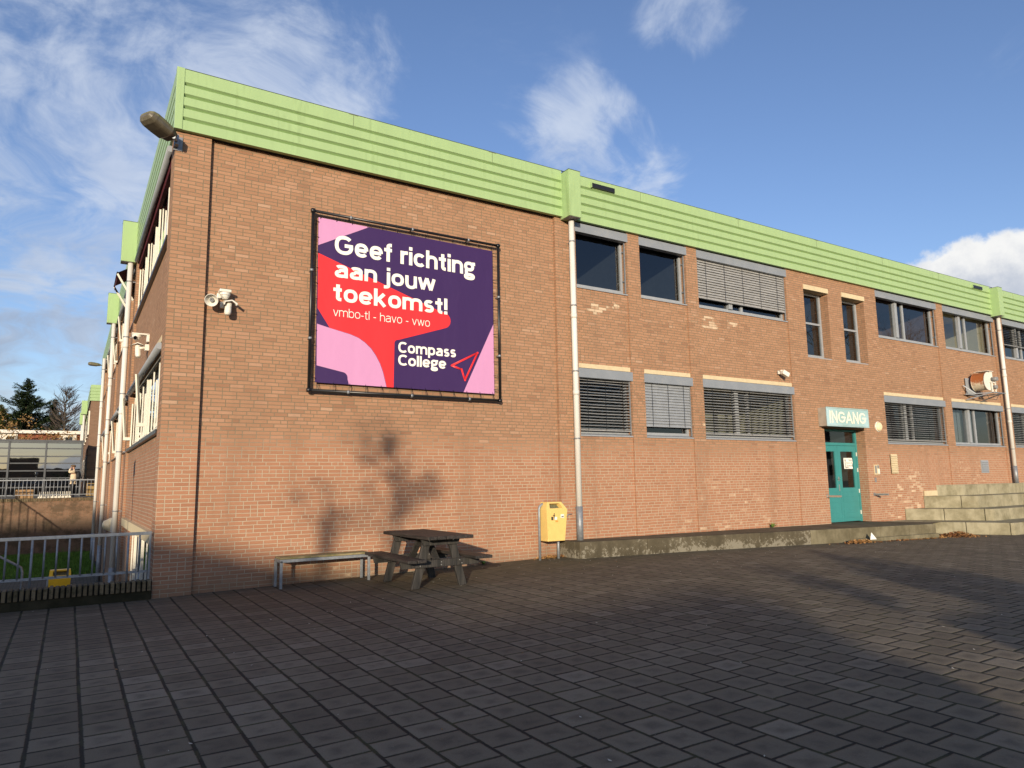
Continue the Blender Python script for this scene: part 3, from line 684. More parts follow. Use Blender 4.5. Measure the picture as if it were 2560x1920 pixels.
for k,(l,r) in enumerate(((a+.075,cm-.004),(cm+.004,b-.075))):
    m=MB(); zt=2.495; zb=z0+.02; gz0,gz1=1.30,2.33; yy=y+.012
    m.box(l,l+.13,yy,yy+.05,gz0,zt); m.box(r-.13,r,yy,yy+.05,gz0,zt); m.box(l+.13,r-.13,yy,yy+.05,gz1,zt)
    m.box(l,r,yy,yy+.05,zb,gz0)
    d1=m.build('door',M['teal'],B,bevel=.004)
    g=MB(); g.face([(l+.12,yy+.03,gz0-.01),(r-.12,yy+.03,gz0-.01),(r-.12,yy+.03,gz1+.01),(l+.12,yy+.03,gz1+.01)]); g.build('pane',M['glass'],d1,closed=False)
    g=MB()
    for i in range(6): zz=zb+.1+i*.145; g.box(l+.10,r-.10,yy-.006,yy-.002,zz,zz+.118)
    g.build('panel_board',M['teal'],d1,bevel=.002)
    g=MB()
    if k==0:
        g.box(r-.055,r-.02,yy-.012,yy-.002,1.22,1.40); g.box(r-.055,r-.02,yy-.012,yy-.002,1.50,1.62)
        g.tube([(r-.037,yy-.01,1.56),(r-.037,yy-.05,1.56),(r-.13,yy-.05,1.56)],.009,8)
        g.build('handle',M['chrome'],d1)
    else:
        for zz in (2.2,1.75,1.15,.55): g.box(r+.002,r+.028,yy-.02,yy-.003,zz,zz+.11)
        build_each(g,'hinge',M['white'],d1)
m=MB(); m.box(a,b,.0,.34,z0-.06,z0); m.build('threshold',M['step'],B)
# little wall fittings that belong to the building
m=MB(); m.box(19.54,19.87,-.012,.0,1.69,2.26); 
for i in range(8): m.obox((19.70,-.022,1.74+i*.067),(1,0,0),(0,.6,.8),(0,-.8,.6),.15,.024,.004)
m.build('louvre_vent',M['cream'],B)
m=MB(); m.box(24.97,25.47,.02,.038,1.67,2.10)
for i in range(6): m.obox((25.22,.010,1.74+i*.06),(1,0,0),(0,.6,.8),(0,-.8,.6),.22,.024,.004)
m.build('louvre_vent',M['alu'],B)
for x in (8.42,25.42):
    m=MB(); m.box(x,x+.66,-.13,-.086,8.135,8.235); o=m.build('roof_vent',M['dark'],B); m=MB(); m.box(x-.02,x-.002,-.135,-.086,8.125,8.245); m.build('end_cap',M['green'],o)
m=MB(); m.box(18.62,18.69,-.02,0,1.45,1.58); m.build('key_box',M['greyp'],B)

# ------------------------------------------------------------------ sign INGANG
sg=thing('entrance_sign',(17.1,0,3.0),'pale blue-green box sign reading INGANG above the teal door','sign')
m=MB(); m.box(16.19,18.12,-.26,.0,2.99,3.50); m.build('sign_case',paint('sign_case_metal',(.36,.31,.25),.6),sg,bevel=.006)
t=NT('sign_face_blue'); P=t.geo()['Position']; M['signface']=t.bsdf(t.mix(t.sst(t.noise(P,1.5,3),.4,.65),(.33,.50,.49),(.42,.60,.64)),.25,.5)
m=MB(); m.box(16.215,18.095,-.268,-.262,3.015,3.475); m.build('sign_face',M['signface'],sg)
m=MB(); m.box(16.18,18.13,-.272,-.255,3.482,3.505); m.box(16.18,18.13,-.272,-.255,2.985,3.008); m.box(16.18,16.205,-.272,-.255,3.008,3.482); m.box(18.105,18.13,-.272,-.255,3.008,3.482); m.build('sign_frame',M['signface'],sg)
M['letter']=paint('cream_lettering',(.86,.82,.66),.4,.02)
glyph_text('INGANG',16.30,18.01,3.075,3.415,-.272,t=.125,rnd=True,step=.0003).build('lettering',M['letter'],sg,closed=False)
# ------------------------------------------------------------------ banner
bn=thing('banner',(4.1,.05,3.16),'large purple, red and pink advertising banner laced into a black tube frame','banner')
def flat(poly,y0,y1,name,mat):
    m=MB(); m.prism(poly,lambda p,q,t:(p,t,q),y0,y1); return m.build(name,mat,bn)
def cloth(name,c):
    t=NT(name); P=t.geo()['Position']; w=t.noise(t.V('MULTIPLY',P,(1,1,.5)),1.3,3); f=t.noise(P,25,3)
    return t.bsdf(t.mix(t.M('MULTIPLY',f,.12),c,tuple(x*.75 for x in c)),.42,.35,bump=t.M('ADD',w,t.M('MULTIPLY',f,.03)),bs=.55,bd=.06)
M['b_purple']=cloth('banner_purple',(.046,.020,.092)); M['b_red']=cloth('banner_red',(.80,.035,.040)); M['b_pink']=cloth('banner_pink',(.60,.285,.49)); M['b_white']=cloth('banner_cream',(.90,.87,.76))
yb=-.005
flat([(2.33,3.35),(5.88,3.335),(5.875,6.255),(2.325,6.29)],yb,yb+.008,'banner_sheet',M['b_purple'])
flat([(2.326,6.289),(3.26,6.279),(2.332,5.78)],yb-.0025,yb-.0002,'pink_corner_print',M['b_pink'])
def arc(c,r,a0,a1,n=8): return [(c[0]+r*math.cos(R(a0+(a1-a0)*i/n)),c[1]+r*math.sin(R(a0+(a1-a0)*i/n))) for i in range(n+1)]
red=[(2.333,5.64),(4.70,4.865)]+arc((4.765,4.70),.155,68,-72,8)+[(3.86,4.235)]+arc((3.84,4.16),.07,105,175,4)+[(3.76,3.345),(3.63,3.345)]+[(3.60,3.47),(3.56,3.62),(3.50,3.77),(3.42,3.91),(3.33,4.03),(3.21,4.13),(3.09,4.20),(2.94,4.25),(2.565,4.325),(2.345,4.65)]
flat(red,yb-.0025,yb-.0002,'red_arrow_print',M['b_red'])
pk=[(2.34,4.372),(2.575,4.318),(2.94,4.243),(3.09,4.192),(3.205,4.122),(3.323,4.022),(3.412,3.905),(3.492,3.766),(3.552,3.617),(3.592,3.467),(3.622,3.345),(2.925,3.349),(2.90,3.44)]+arc((2.80,3.46),.10,0,75,6)+[(2.35,3.645)]
flat(pk,yb-.0045,yb-.0027,'pink_curve_print',M['b_pink'])
flat([(5.877,4.74),(5.88,3.336),(5.195,3.338)],yb-.0025,yb-.0002,'pink_wedge_print',M['b_pink'])
def T_(s,x0,x1,z0,z1,bold,nm='lettering'): glyph_text(s,x0,x1,z0,z1,yb-.0060,t=.14 if bold>.01 else .062).build(nm,M['b_white'],bn,closed=False)
T_('Geef richting',2.625,5.47,5.575,6.035,.030); T_('aan jouw',2.635,4.60,5.165,5.565,.030); T_('toekomst!',2.615,4.85,4.80,5.14,.030)
T_('vmbo-tl - havo - vwo',2.62,4.48,4.54,4.70,.002); T_('Compass',3.845,5.03,3.945,4.20,.030); T_('College',3.845,4.82,3.70,3.965,.030)
ar=[(5.51,4.13),(4.94,3.835),(5.155,3.775),(5.225,3.57)]; m=MB()
for i in range(4): m.tube([(ar[i][0],yb-.0046,ar[i][1]),(ar[(i+1)%4][0],yb-.0046,ar[(i+1)%4][1])],.020,8)
for q in ar: m.tube([(q[0],yb-.0246,q[1]),(q[0],yb+.006,q[1])],.0205,10)
for i,v in enumerate(m.v): m.v[i]=(v[0],yb-.0046+(v[1]-yb+.0046)*.12,v[2])
m.build('arrow_logo',M['b_red'],bn)
M['tube']=paint('black_tube',(.012,.012,.013),.35,.1,8,.5)
m=MB(); X0,X1,Z0,Z1=2.215,5.985,3.205,6.375
for dy in (-.045,):
    for (p,q) in (((X0,Z0),(X1,Z0)),((X1,Z0),(X1,Z1)),((X1,Z1),(X0,Z1)),((X0,Z1),(X0,Z0))): m.tube([(p[0],dy,p[1]),(q[0],dy,q[1])],.026,12)
for (p,q) in ((X0,Z0),(X1,Z0),(X1,Z1),(X0,Z1)): m.tube([(p-.035,-.045,q),(p+.035,-.045,q)],.034,12); m.tube([(p,-.045,q-.035),(p,-.045,q+.035)],.034,12)
m.build('tube_frame',M['tube'],bn)
for (x,z) in [(x,z) for x in (2.9,4.1,5.3) for z in (Z0,Z1)]+[(x,z) for z in (4.1,5.3) for x in (X0,X1)]:
    m=MB(); e_=(.02,0) if z in(Z0,Z1) else (0,.02)
    m.tube([(x-e_[0],-.045,z-e_[1]),(x+e_[0],-.045,z+e_[1])],.033,10); m.tube([(x,-.045,z),(x,.085,z)],.012,8); m.build('wall_clamp',M['galv'],bn)
m=MB()
def cord(a,b): m.tube([a,b],.0035,5)
n=13
for i in range(n):
    x=2.36+i*(5.84-2.36)/(n-1)
    for dx in (-.022,.022): cord((x,yb-.006,3.365),(x+dx,-.07,Z0)); cord((x,yb-.006,6.265),(x+dx,-.07,Z1))
for i in range(11):
    z=3.42+i*(6.2-3.42)/10
    for dz in (-.02,.02): cord((2.345,yb-.006,z),(X0,-.07,z+dz)); cord((5.865,yb-.006,z),(X1,-.07,z+dz))
m.build('lacing_cord',M['tube'],bn)

# ------------------------------------------------------------------ corner floodlight
lp=thing('wall_lamp',(0,-.05,7.0),'mossy street-lamp head on a steel bracket at the front corner under the green roof edge','lamp',)
def lamp_head(root,c,d,L=.72,W=.30,up=(0,0,1),flip=1):
    c=Vector(c); d=Vector(d).normalized(); r=d.cross(Vector(up)).normalized(); u=r.cross(d)
    sec=[(0,.05,.03,.02),(.05,.10,.06,.05),(.20,.13,.075,.06),(.26,.145,.08,.085),(.55,.15,.085,.10),(.80,.15,.08,.105),(.93,.135,.065,.09),(1.0,.10,.04,.05)]
    top=MB(); bot=MB()
    def ring(t,w,h,s):
        p=c+d*(t*L); return [p+r*(w*math.cos(a))*W/.30+u*(s*abs(math.sin(a))**.7) for a in [math.pi*i/8 for i in range(9)]] if s==h else None
    def half(sgn,k):
        rings=[]
        for (t,w,hu,hd) in sec:
            h=hu if sgn>0 else hd; p=c+d*(t*L)
            rings.append([p+r*(w*W/.30*(abs(math.cos(a))**.55)*(1 if math.cos(a)>=0 else -1))+u*(sgn*h*abs(math.sin(a))**.55) for a in [math.pi*i/10 for i in range(11)]])
        mb=MB()
        for A,Bq in zip(rings,rings[1:]):
            for i in range(10): mb.face([A[i],A[i+1],Bq[i+1],Bq[i]],0,True)
        mb.face(rings[0]); mb.face(rings[-1]); return mb
    o=half(1,0).build('lamp_cover',M['lamptop'],root); half(-1,0).build('lamp_bowl',M['lampglass'],root)
lamp_head(lp,(-.05,-.17,7.06),(-.70,-.42,.30),.53,.34)
m=MB(); m.box(-.03,.10,-.018,0,6.96,7.19); m.box(-.025,.03,-.16,-.018,7.0,7.16); m.tube([(0,-.12,7.06),(-.06,-.30,7.04)],.026,10); m.build('steel_bracket',M['galv'],lp)
# far lamp
l2=thing('wall_lamp',(-.1,29.9,7.9),'small street-lamp head at the far end of the left facade against the sky','lamp')
lamp_head(l2,(-.10,29.8,7.93),(-1,-.12,.10),.56,.30); m=MB(); m.tube([(0.02,29.8,7.93),(-.12,29.8,7.93)],.03,8); m.build('arm',M['galv'],l2)

# ------------------------------------------------------------------ horn + cameras on front
hs=thing('horn_speaker',(.60,.0,4.5),'grey round horn loudspeaker on the front wall beside the shadow gap, left of the cameras','loudspeaker')
def lathe(c,d,prof,n=20,up=(0,0,1)):
    c=Vector(c); d=Vector(d).normalized(); a=d.cross(Vector(up))
    if a.length<.05: a=d.cross(Vector((0,1,0)))
    a.normalize(); b=d.cross(a); mb=MB(); rings=[]
    for (t,r) in prof: rings.append([c+d*t+(a*math.cos(2*math.pi*k/n)+b*math.sin(2*math.pi*k/n))*r for k in range(n)])
    for A,Bq in zip(rings,rings[1:]):
        for k in range(n): mb.face([A[k],A[(k+1)%n],Bq[(k+1)%n],Bq[k]],0,True)
    return mb
dh=(-.22,-.80,-.42)
lathe((.655,-.03,4.62),dh,[(0,.0),(0,.055),(.05,.06),(.055,.068),(.12,.072),(.14,.095),(.20,.115),(.235,.125),(.238,.118),(.16,.06),(.14,.0)]).build('horn',M['white'],hs,closed=False)
lathe((.655,-.03,4.62),dh,[(.145,.0),(.145,.04),(.215,.04),(.215,.018),(.20,.0)]).build('driver_plug',M['greyp'],hs,closed=False)
lathe((.655,-.03,4.62),dh,[(.1405,.072),(.2,.106),(.232,.1175)]).build('horn_mouth',M['greyp'],hs,closed=False)
m=MB(); m.box(.60,.72,.055,.08,4.55,4.67); m.tube([(.66,.06,4.61),(.66,-.06,4.60)],.014,8); m.tube([(.56,-.09,4.585),(.56,-.02,4.60),(.75,-.02,4.60),(.75,-.09,4.585)],.010,8); m.build('bracket',M['galv'],hs)
c1=thing('dome_camera',(.8,.08,4.6),'white dome security camera above the other camera on the front wall','camera')
m=MB(); m.box(.72,.94,-.16,.08,4.715,4.775); m.box(.70,.78,.02,.08,4.62,4.72); m.build('mount',M['white'],c1,bevel=.012)
lathe((.835,-.06,4.715),(0,0,-1),[(0,.10),(.045,.10),(.055,.085),(.085,.075),(.12,.045),(.13,0)]).build('dome',M['white'],c1,closed=False)
m=lathe((.80,-.10,4.645),(-.4,-.7,-.35),[(0,.03),(.02,.03),(.022,0)],12); m.build('lens',M['lens'],c1,closed=False)
c2=thing('hooded_camera',(.85,.08,4.3),'white hooded infrared security camera pointing down on the front wall, right of the horn','camera')
m=MB(); m.box(.75,.85,.0,.08,4.47,4.60); m.box(.84,.90,-.06,.03,4.50,4.57); m.build('mount',M['white'],c2,bevel=.01)
lathe((.90,-.06,4.56),(-.12,-.30,-.95),[(0,0),(0,.062),(.20,.066),(.235,.06),(.262,.04),(.27,0)],16).build('body',M['white'],c2,closed=False)
m=MB(); m.obox((.905,-.115,4.42),(1,-.2,0),(.2,1,.3),(-.1,-.3,.95),.040,.012,.07); m.build('infrared_window',M['greyp'],c2,bevel=.008)
m=MB(); hp=[(-.13,-.01),(-.02,.055),(.13,.0),(.10,-.05),(-.06,-.10)]
m.prism([(-.12,-.03),(-.10,.05),(.04,.085),(.14,.02),(.12,-.03),(.10,.005),(.03,.06),(-.09,.03),(-.105,-.03)],lambda p,q,t:(.91+p,-.06-t*1.0,4.56+q-t*.25),-.03,.13); m.build('hood',M['white'],c2,bevel=.004)
for ob_,cx_,cz_ in ((hs,.66,4.61),(c1,.82,4.68),(c2,.87,4.47)):
    for ch in ob_.children:
        for v in ch.data.vertices:
            w_=v.co+WL[ob_.name]; w_=Vector((cx_+(w_.x-cx_)*.82,.08+(w_.y-.08)*.82,cz_+(w_.z-cz_)*.82)); v.co=w_-WL[ob_.name]
m=MB(); m.box(14.60,14.66,-.03,0,4.33,4.42); m.tube([(14.62,-.02,4.40),(14.64,-.12,4.42)],.014,8)
sp=thing('motion_sensor',(14.7,0,4.2),'small white swivel spotlight on the brick above the wide lower window','lamp'); m.build('bracket',M['white'],sp)
m=MB(); m.obox((14.70,-.15,4.33),(.8,-.3,-.5),(.3,1,0),(.5,0,.8),.10,.07,.065); m.build('head',M['white'],sp,bevel=.02)
# bulkhead right of door
m=lathe((19.0,0,3.06),(0,-1,0),[(0,.15),(.03,.155),(.045,.14)],24); bk=thing('bulkhead_light',(19.0,0,2.9),'round cream bulkhead light on the brick right of the entrance sign','lamp'); m.build('base',M['white'],bk,closed=False)
lathe((19.0,-.04,3.06),(0,-1,0),[(0,.135),(.03,.125),(.055,.09),(.065,0)],24).build('lens',M['lampbul'],bk,closed=False)
# intercom
ic=thing('intercom',(18.75,0,1.66),'small intercom panel on the brick beside the right door leaf','intercom')
m=MB(); m.box(18.62,18.86,-.03,0,1.66,1.95); m.build('back_plate',M['cream'],ic,bevel=.004); m=MB(); m.box(18.76,18.84,-.055,-.03,1.68,1.83); m.build('speaker_unit',M['white'],ic,bevel=.006); m=MB(); m.box(18.64,18.72,-.034,-.03,1.70,1.92); m.box(18.76,18.84,-.034,-.03,1.84,1.93); m.build('button_strip',M['greyp'],ic)
for k,(x,mt,lb) in enumerate(((16.28,'chrome','shiny steel door-stop arm on the wall left of the teal door'),(18.50,'greyp','dark grey door-stop bracket on the wall right of the teal door'))):
    ds=thing('door_stop',(x,0,1.05),lb,'door stop')
    m=MB(); m.box(x,x+.07,-.02,0,1.06,1.15); m.build('wall_plate',M[mt],ds); m=MB(); m.box(x+.02,x+.07,-.42,-.02,1.075,1.125); m.build('arm',M[mt],ds,bevel=.006)
# paper notice
nt=thing('paper_notice',(17.87,.25,1.84),'white paper direction notice taped inside the glass of the right door leaf','notice')
yn=.300; m=MB(); m.prism([(17.66,1.84),(18.08,1.84),(18.06,1.95),(18.09,2.02),(18.07,2.15),(17.66,2.15)],lambda p,q,t:(p,t,q),yn-.002,yn); m.build('sheet',M['stk'],nt)
m=MB(); m.box(17.72,17.732,yn-.006,yn-.004,1.885,2.08); m.box(17.72,17.87,yn-.006,yn-.004,1.875,1.892); m.prism([(17.70,2.06),(17.75,2.06),(17.726,2.13)],lambda p,q,t:(p,t,q),yn-.006,yn-.004); m.build('arrow',M['stkb'],nt)
m=text_mb('Ingang',17.90,18.05,2.07,2.11,yn-.004,.001); m.build('lettering',M['stkb'],nt); m=text_mb('Compass via',17.78,18.05,1.985,2.025,yn-.004,.001); m.build('lettering',M['stkb'],nt); m=text_mb('hoofdingang',17.80,18.06,1.905,1.945,yn-.004,.001); m.build('lettering',M['stkb'],nt)
# rusty fan / siren drum
fn=thing('rusty_fan',(25.0,-.3,4.1),'rust-streaked cream drum fan with motor on a wall bracket above the lower right window','fan')
t=NT('rusty_drum'); P=t.geo()['Position']; x,y,z=t.sep(P); n=t.noise(P,6,6,.7); n2=t.noise(t.V('MULTIPLY',P,(1,1,.4)),9,5,.7)
rk=t.sst(t.M('ADD',t.M('MULTIPLY',t.M('SUBTRACT',z,4.62),1.6),t.M('ADD',n,t.M('MULTIPLY',n2,.5))),.62,.95)
M['rust']=t.bsdf(t.mix(rk,(.62,.56,.42),t.mix(n2,(.22,.06,.018),(.42,.15,.05))),.6,.3)
fx,fz=24.85,4.72
m=lathe((fx,-.10,fz),(.0,-1,0),[(0,0),(0,.28),(.015,.30),(.03,.29),(.40,.29),(.415,.305),(.42,.305)],32); m.build('drum',M['rust'],fn,closed=False)
m=MB(); m.prism([(fx+.31*math.cos(R(q)),fz+.31*math.sin(R(q))) for q in range(70,290,12)]+[(fx+.12,fz-.34),(fx+.30,fz-.34),(fx+.30,fz+.33),(fx+.12,fz+.33)],lambda p,q,t_:(p,t_,q),-.535,-.52); m.build('end_plate',M['white'],fn)
m=MB()
for (p,q) in (((fx+.10,fz-.38),(fx+.10,fz-.04)),((fx+.34,fz-.38),(fx+.34,fz+.03)),((fx+.05,fz-.04),(fx+.38,fz-.04)),((fx+.05,fz-.38),(fx+.38,fz-.38))): m.beam((p[0],-.58,p[1]),(q[0],-.58,q[1]),.035,.035,up=(0,1,0))
m.box(fx-.1,fx+.30,-.58,-.15,fz+.335,fz+.35); m.build('motor_frame',M['white'],fn)
m=MB(); m.tube([(fx+.20,-.55,fz+.07),(fx+.20,-.72,fz+.07)],.07,14); m.tube([(fx+.22,-.55,fz-.2),(fx+.22,-.68,fz-.2)],.06,14); m.build('motor',M['greyp'],fn)
m=MB(); m.box(fx-.42,fx+.1,-.012,0,fz-.42,fz+.15); m.build('back_plate',M['alu'],fn)
m=MB(); zz=fz-.42
for (p,q) in (((fx-.55,-.02,zz),(fx-.25,-.80,zz)),((fx+.60,-.02,zz),(fx+.40,-.80,zz)),((fx-.32,-.78,zz),(fx+.5,-.78,zz)),((fx-.6,-.04,zz),(fx+.7,-.04,zz)),((fx-.28,-.7,zz),(fx-.5,-.02,zz-.18)),((fx+.42,-.7,zz),(fx+.55,-.02,zz-.18)),((fx-.62,-.02,zz+.3),(fx-.45,-.3,zz))): m.beam(p,q,.03,.03)
m.build('bracket',M['galv'],fn); m=MB(); m.tube([(fx+.36,-.6,fz-.34),(fx+.5,-.6,fz-.42),(fx+.48,-.5,fz-.60),(fx+.25,-.4,fz-.58),(fx+.2,-.35,fz-.42)],.008,6); m.build('cable',M['dark'],fn)

# cameras on left facade
c3=thing('dome_camera',(-.15,3.5,4.5),'white dome security camera on the left facade above the hooded one','camera')
m=MB(); m.box(-.26,.045,3.40,3.55,4.58,4.61); m.box(0,.05,3.40,3.55,4.45,4.60); m.build('mount',M['white'],c3,bevel=.006)
lathe((-.17,3.47,4.58),(0,0,-1),[(0,.085),(.05,.085),(.06,.07),(.10,.05),(.115,0)]).build('dome',M['white'],c3,closed=False); lathe((-.19,3.42,4.53),(-.3,-.7,-.6),[(0,.035),(.06,.03),(.062,0)],12).build('lens',M['lens'],c3,closed=False)
c4=thing('hooded_camera',(-.15,3.5,4.2),'white hooded security camera on the left facade below the dome camera','camera')
m=MB(); m.box(-.02,.05,3.42,3.54,4.28,4.40); m.tube([(0,3.48,4.34),(-.14,3.46,4.31)],.028,8); m.build('mount',M['white'],c4)
lathe((-.14,3.5,4.36),(.05,-.35,-.9),[(0,0),(0,.05),(.20,.055),(.24,.04),(.25,0)],14).build('body',M['white'],c4,closed=False)
m=MB(); m.prism([(-.10,0),(.02,.07),(.13,.02),(.02,.05)],lambda p,q,t_:(-.17+p,3.42+t_,4.36+q),0,.16); m.build('hood',M['white'],c4)
b2=thing('bulkhead_light',(-.06,12.0,.5),'round cream wall light on the left facade between the drainpipes','lamp')
lathe((.0,12.1,.56),(-1,0,0),[(0,.19),(.06,.19),(.10,.16),(.20,.12),(.25,0)],20).build('lens',M['lampbul'],b2,closed=False)
m=MB(); m.box(-.03,.0,11.9,12.3,.36,.76); m.build('base',M['white'],b2)
# awning pushed out in second bay
aw=thing('awning',(-.2,8.8,7.1),'dark red awning pushed out under the green roof edge beyond the first drainpipe','awning')
m=MB(); m.face([(-.02,8.05,7.27),(-.02,9.5,7.27),(-.40,9.5,7.03),(-.40,8.05,7.03)]); m.face([(-.40,8.05,7.03),(-.40,9.5,7.03),(-.40,9.5,6.88),(-.40,8.05,6.88)]); m.build('fabric',M['maroon'],aw,closed=False)
m=MB(); m.tube([(-.40,8.03,7.03),(-.40,9.52,7.03)],.02,8); m.build('front_bar',M['dark'],aw)
for yy in (8.06,9.48): m=MB(); m.beam((-.40,yy,7.0),(-.02,yy,6.35),.03,.045); m.build('arm',M['whiteframe'],aw)
GA='white awning arms on the left facade'
for (yy,zt,L_) in ((12.0,6.75,.7),(14.9,6.6,.75),(7.3,3.75,.95),(3.3,3.78,.95),(12.2,3.6,.9),(16.2,6.8,.8),(19.0,6.7,.8),(16.5,3.7,.85),(19.3,3.6,.85)):
    m=MB(); m.beam((-.14,yy,zt-L_*.0),(-.05,yy+.1,zt-L_),.035,.06); m.box(-.09,.05,yy+.06,yy+.12,zt-L_-.05,zt-L_+.02)
    m.build('awning_arm',M['whiteframe'],B)

# ------------------------------------------------------------------ low wall, railing, yard things
t=NT('mossy_coping'); P=t.geo()['Position']; x,y,z=t.sep(P); n=t.noise(P,5,6,.7); n2=t.noise(P,11,5,.7); hb=t.wn(t.M('FLOOR',t.M('DIVIDE',t.M('ADD',x,.0225),.0665)),1.0); M['coping']=t.bsdf(t.mix(t.M('MULTIPLY',t.sst(n2,.45,.65),.75),t.mix(hb,(.105,.082,.048),(.20,.155,.095)),(.040,.038,.020)),.9,.15,bump=n2,bs=.5,bd=.01)
M['mossbody']=concrete('mossy_wall_foot',(.050,.043,.026),(.018,.017,.009),None)
lw=thing('low_wall',(-6,.05,0),'low mossy brick wall with upright coping bricks beside the corner pier','wall')
m=MB(); m.box(-12,-.012,-.055,.17,-1.42,.125); m.build('wall_body',M['mossbody'],lw)
m=MB(); x=-.02; 
while x>-12: 
    w=.046; m.box(x-w,x,-.080+random.uniform(-.005,.005),.18,.128,.275+random.uniform(-.006,.006)); x-=.0665
m.box(-12,-.012,-.045,.165,.12,.262,mi=1)
M['mortdark']=paint('dark_mortar',(.012,.011,.008),.95)
m.build('coping',[M['coping'],M['mortdark']],lw,bevel=.008)
rl=thing('railing',(-6,.09,.27),'galvanised steel railing standing on the low brick wall','railing')
m=MB(); m.beam((-12,.09,.945),(-.055,.09,.945),.03,.045); m.build('top_rail',M['galv'],rl,bevel=.003); m=MB(); m.beam((-12,.09,.395),(-.07,.09,.395),.012,.035); m.build('bottom_rail',M['galv'],rl)
m=MB(); m.box(-.06,-.03,.075,.105,.28,.97); m.build('post',M['galv'],rl,bevel=.003)
for x in (-.33,-1.50,-2.7,-3.9,-5.1): m=MB(); m.tube([(x,.09,.20),(x,.09,.93)],.016,10); m.build('post',M['galv'],rl)
x=-.185; i=0
while x>-6.3:
    if min(abs(x-q) for q in (-.33,-1.50,-2.7,-3.9,-5.1))>.04: m=MB(); m.tube([(x,.09,.395),(x,.09,.93)],.0125,8); m.build('baluster',M['galv'],rl)
    x-=.1462
rt=thing('retaining_wall',(-6,28.5,-1.4),'dark stained brick retaining wall across the far end of the sunken yard','wall')
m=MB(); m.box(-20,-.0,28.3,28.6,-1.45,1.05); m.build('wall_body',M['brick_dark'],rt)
m=MB(); x=-.02
while x>-20: m.box(x-.054,x,28.27,28.62,1.055,1.21); x-=.068
m.build('coping',M['coping'],rt)
r2=thing('railing',(-6,28.4,1.2),'pale steel railing on top of the far retaining wall in front of the glass front','railing')
m=MB(); m.beam((-12,28.4,2.05),(-.02,28.4,2.05),.03,.05); m.beam((-12,28.4,1.36),(-.02,28.4,1.36),.02,.03); build_each(m,'rail',M['galv'],r2)
x=-.05; i=0
while x>-6: 
    m=MB(); m.tube([(x,28.4,1.20 if i%4==0 else 1.36),(x,28.4,2.12 if i%2==0 else 2.05)],.014,6); m.build('baluster',M['galv'],r2); x-=.152; i+=1
# stair handrail in yard
hr=thing('stair_handrail',(-3,8,-1.4),'pale steel handrail sloping down into the sunken yard','handrail')
m=MB(); m.tube([(-4.4,8,1.32),(-3.0,8,.50),(-2.33,8,.12),(-2.0,8,-.09),(-1.93,8,-.14),(-1.90,8,-.24),(-1.90,8,-1.4)],.028,10); m.build('rail',M['galv'],hr)
m=MB()
for x in (-2.6,-3.2,-3.8): m.tube([(x,8,.12+(-2.33-x)*.57),(x,8,-1.35)],.02,8)
build_each(m,'post',M['galv'],hr)
st=thing('stair_railing',(-9,22,-1.4),'dark stair railing left of the yard whose shadow falls on the retaining wall','railing')
m=MB(); 
for k in range(15): m.tube([(-9.5+k*.32,22,-1.4),(-9.5+k*.32,22,4.2-k*.26)],.02,6)
m.tube([(-9.5,22,4.2),(-5.0,22,.55)],.03,8); m.box(-10.5,-9.5,21.9,22.1,-1.4,3.2); m.build('rail',M['galv'],st)
# yellow bin in yard
def litter_bin(root,c,w,d_,h,mat,zb,th=.075,taper=.06):
    """hooded bin hung on a bent tube; c=(x,y) centre, zb=bottom of body"""
    x,y=c; z1=zb+h; hw=w/2; bt=taper
    zs=z1-.15
    A=[(x-hw+bt,y-d_/2+bt*.8,zb),(x+hw-bt,y-d_/2+bt*.8,zb),(x+hw-bt,y+d_/2,zb),(x-hw+bt,y+d_/2,zb)]
    Bq=[(x-hw,y-d_/2,zs),(x+hw,y-d_/2,zs),(x+hw,y+d_/2,zs),(x-hw,y+d_/2,zs)]
    Cq=[(x-hw+th,y-d_/2+.10,z1),(x+hw-th,y-d_/2+.10,z1),(x+hw-th,y+d_/2,z1),(x-hw+th,y+d_/2,z1)]
    m=MB()
    for P_,Q_ in ((A,Bq),):
        for i in range(4): j=(i+1)%4; m.face([P_[i],P_[j],Q_[j],Q_[i]])
    m.face(A); o=m.build('bin_body',mat,root,bevel=.012,closed=False)
    # base band
    m=MB(); m.box(x-hw+bt-.006,x+hw-bt+.006,y-d_/2+bt*.8-.006,y+d_/2,zb-.004,zb+.045); m.build('base_band',mat,root,bevel=.012)
    # hood with opening
    m=MB()
    for i in (1,2,3): j=(i+1)%4; m.face([Bq[i],Bq[j],Cq[j],Cq[i]])
    m.face(Cq)
    f0,f1,f2,f3=[Vector(q) for q in (Bq[0],Bq[1],Cq[1],Cq[0])]
    L=lambda a,b: (f0*(1-a)+f1*a)*(1-b)+(f3*(1-a)+f2*a)*b
    fr=[(0,0),(1,0),(1,1),(0,1)]; inn=[(.17,.20),(.83,.20),(.83,.82),(.17,.82)]
    for i in range(4):
        j=(i+1)%4; m.face([L(*fr[i]),L(*fr[j]),L(*inn[j]),L(*inn[i])])
    dn=Vector((0,.10,-.03))
    for i in range(4):
        j=(i+1)%4; m.face([L(*inn[i]),L(*inn[j]),L(*inn[j])+dn,L(*inn[i])+dn])
    m.build('hood',mat,root,closed=False)
    m=MB(); m.face([L(*q)+dn for q in inn]); m.build('opening',M['lamptop'],root,closed=False)
    return
yb2=thing('litter_bin',(-1.17,8,-1.4),'bright yellow litter bin down in the sunken yard behind the railing','bin')
litter_bin(yb2,(-1.17,8),.44,.28,.66,M['yellow2'],-.90,th=.015,taper=.02)
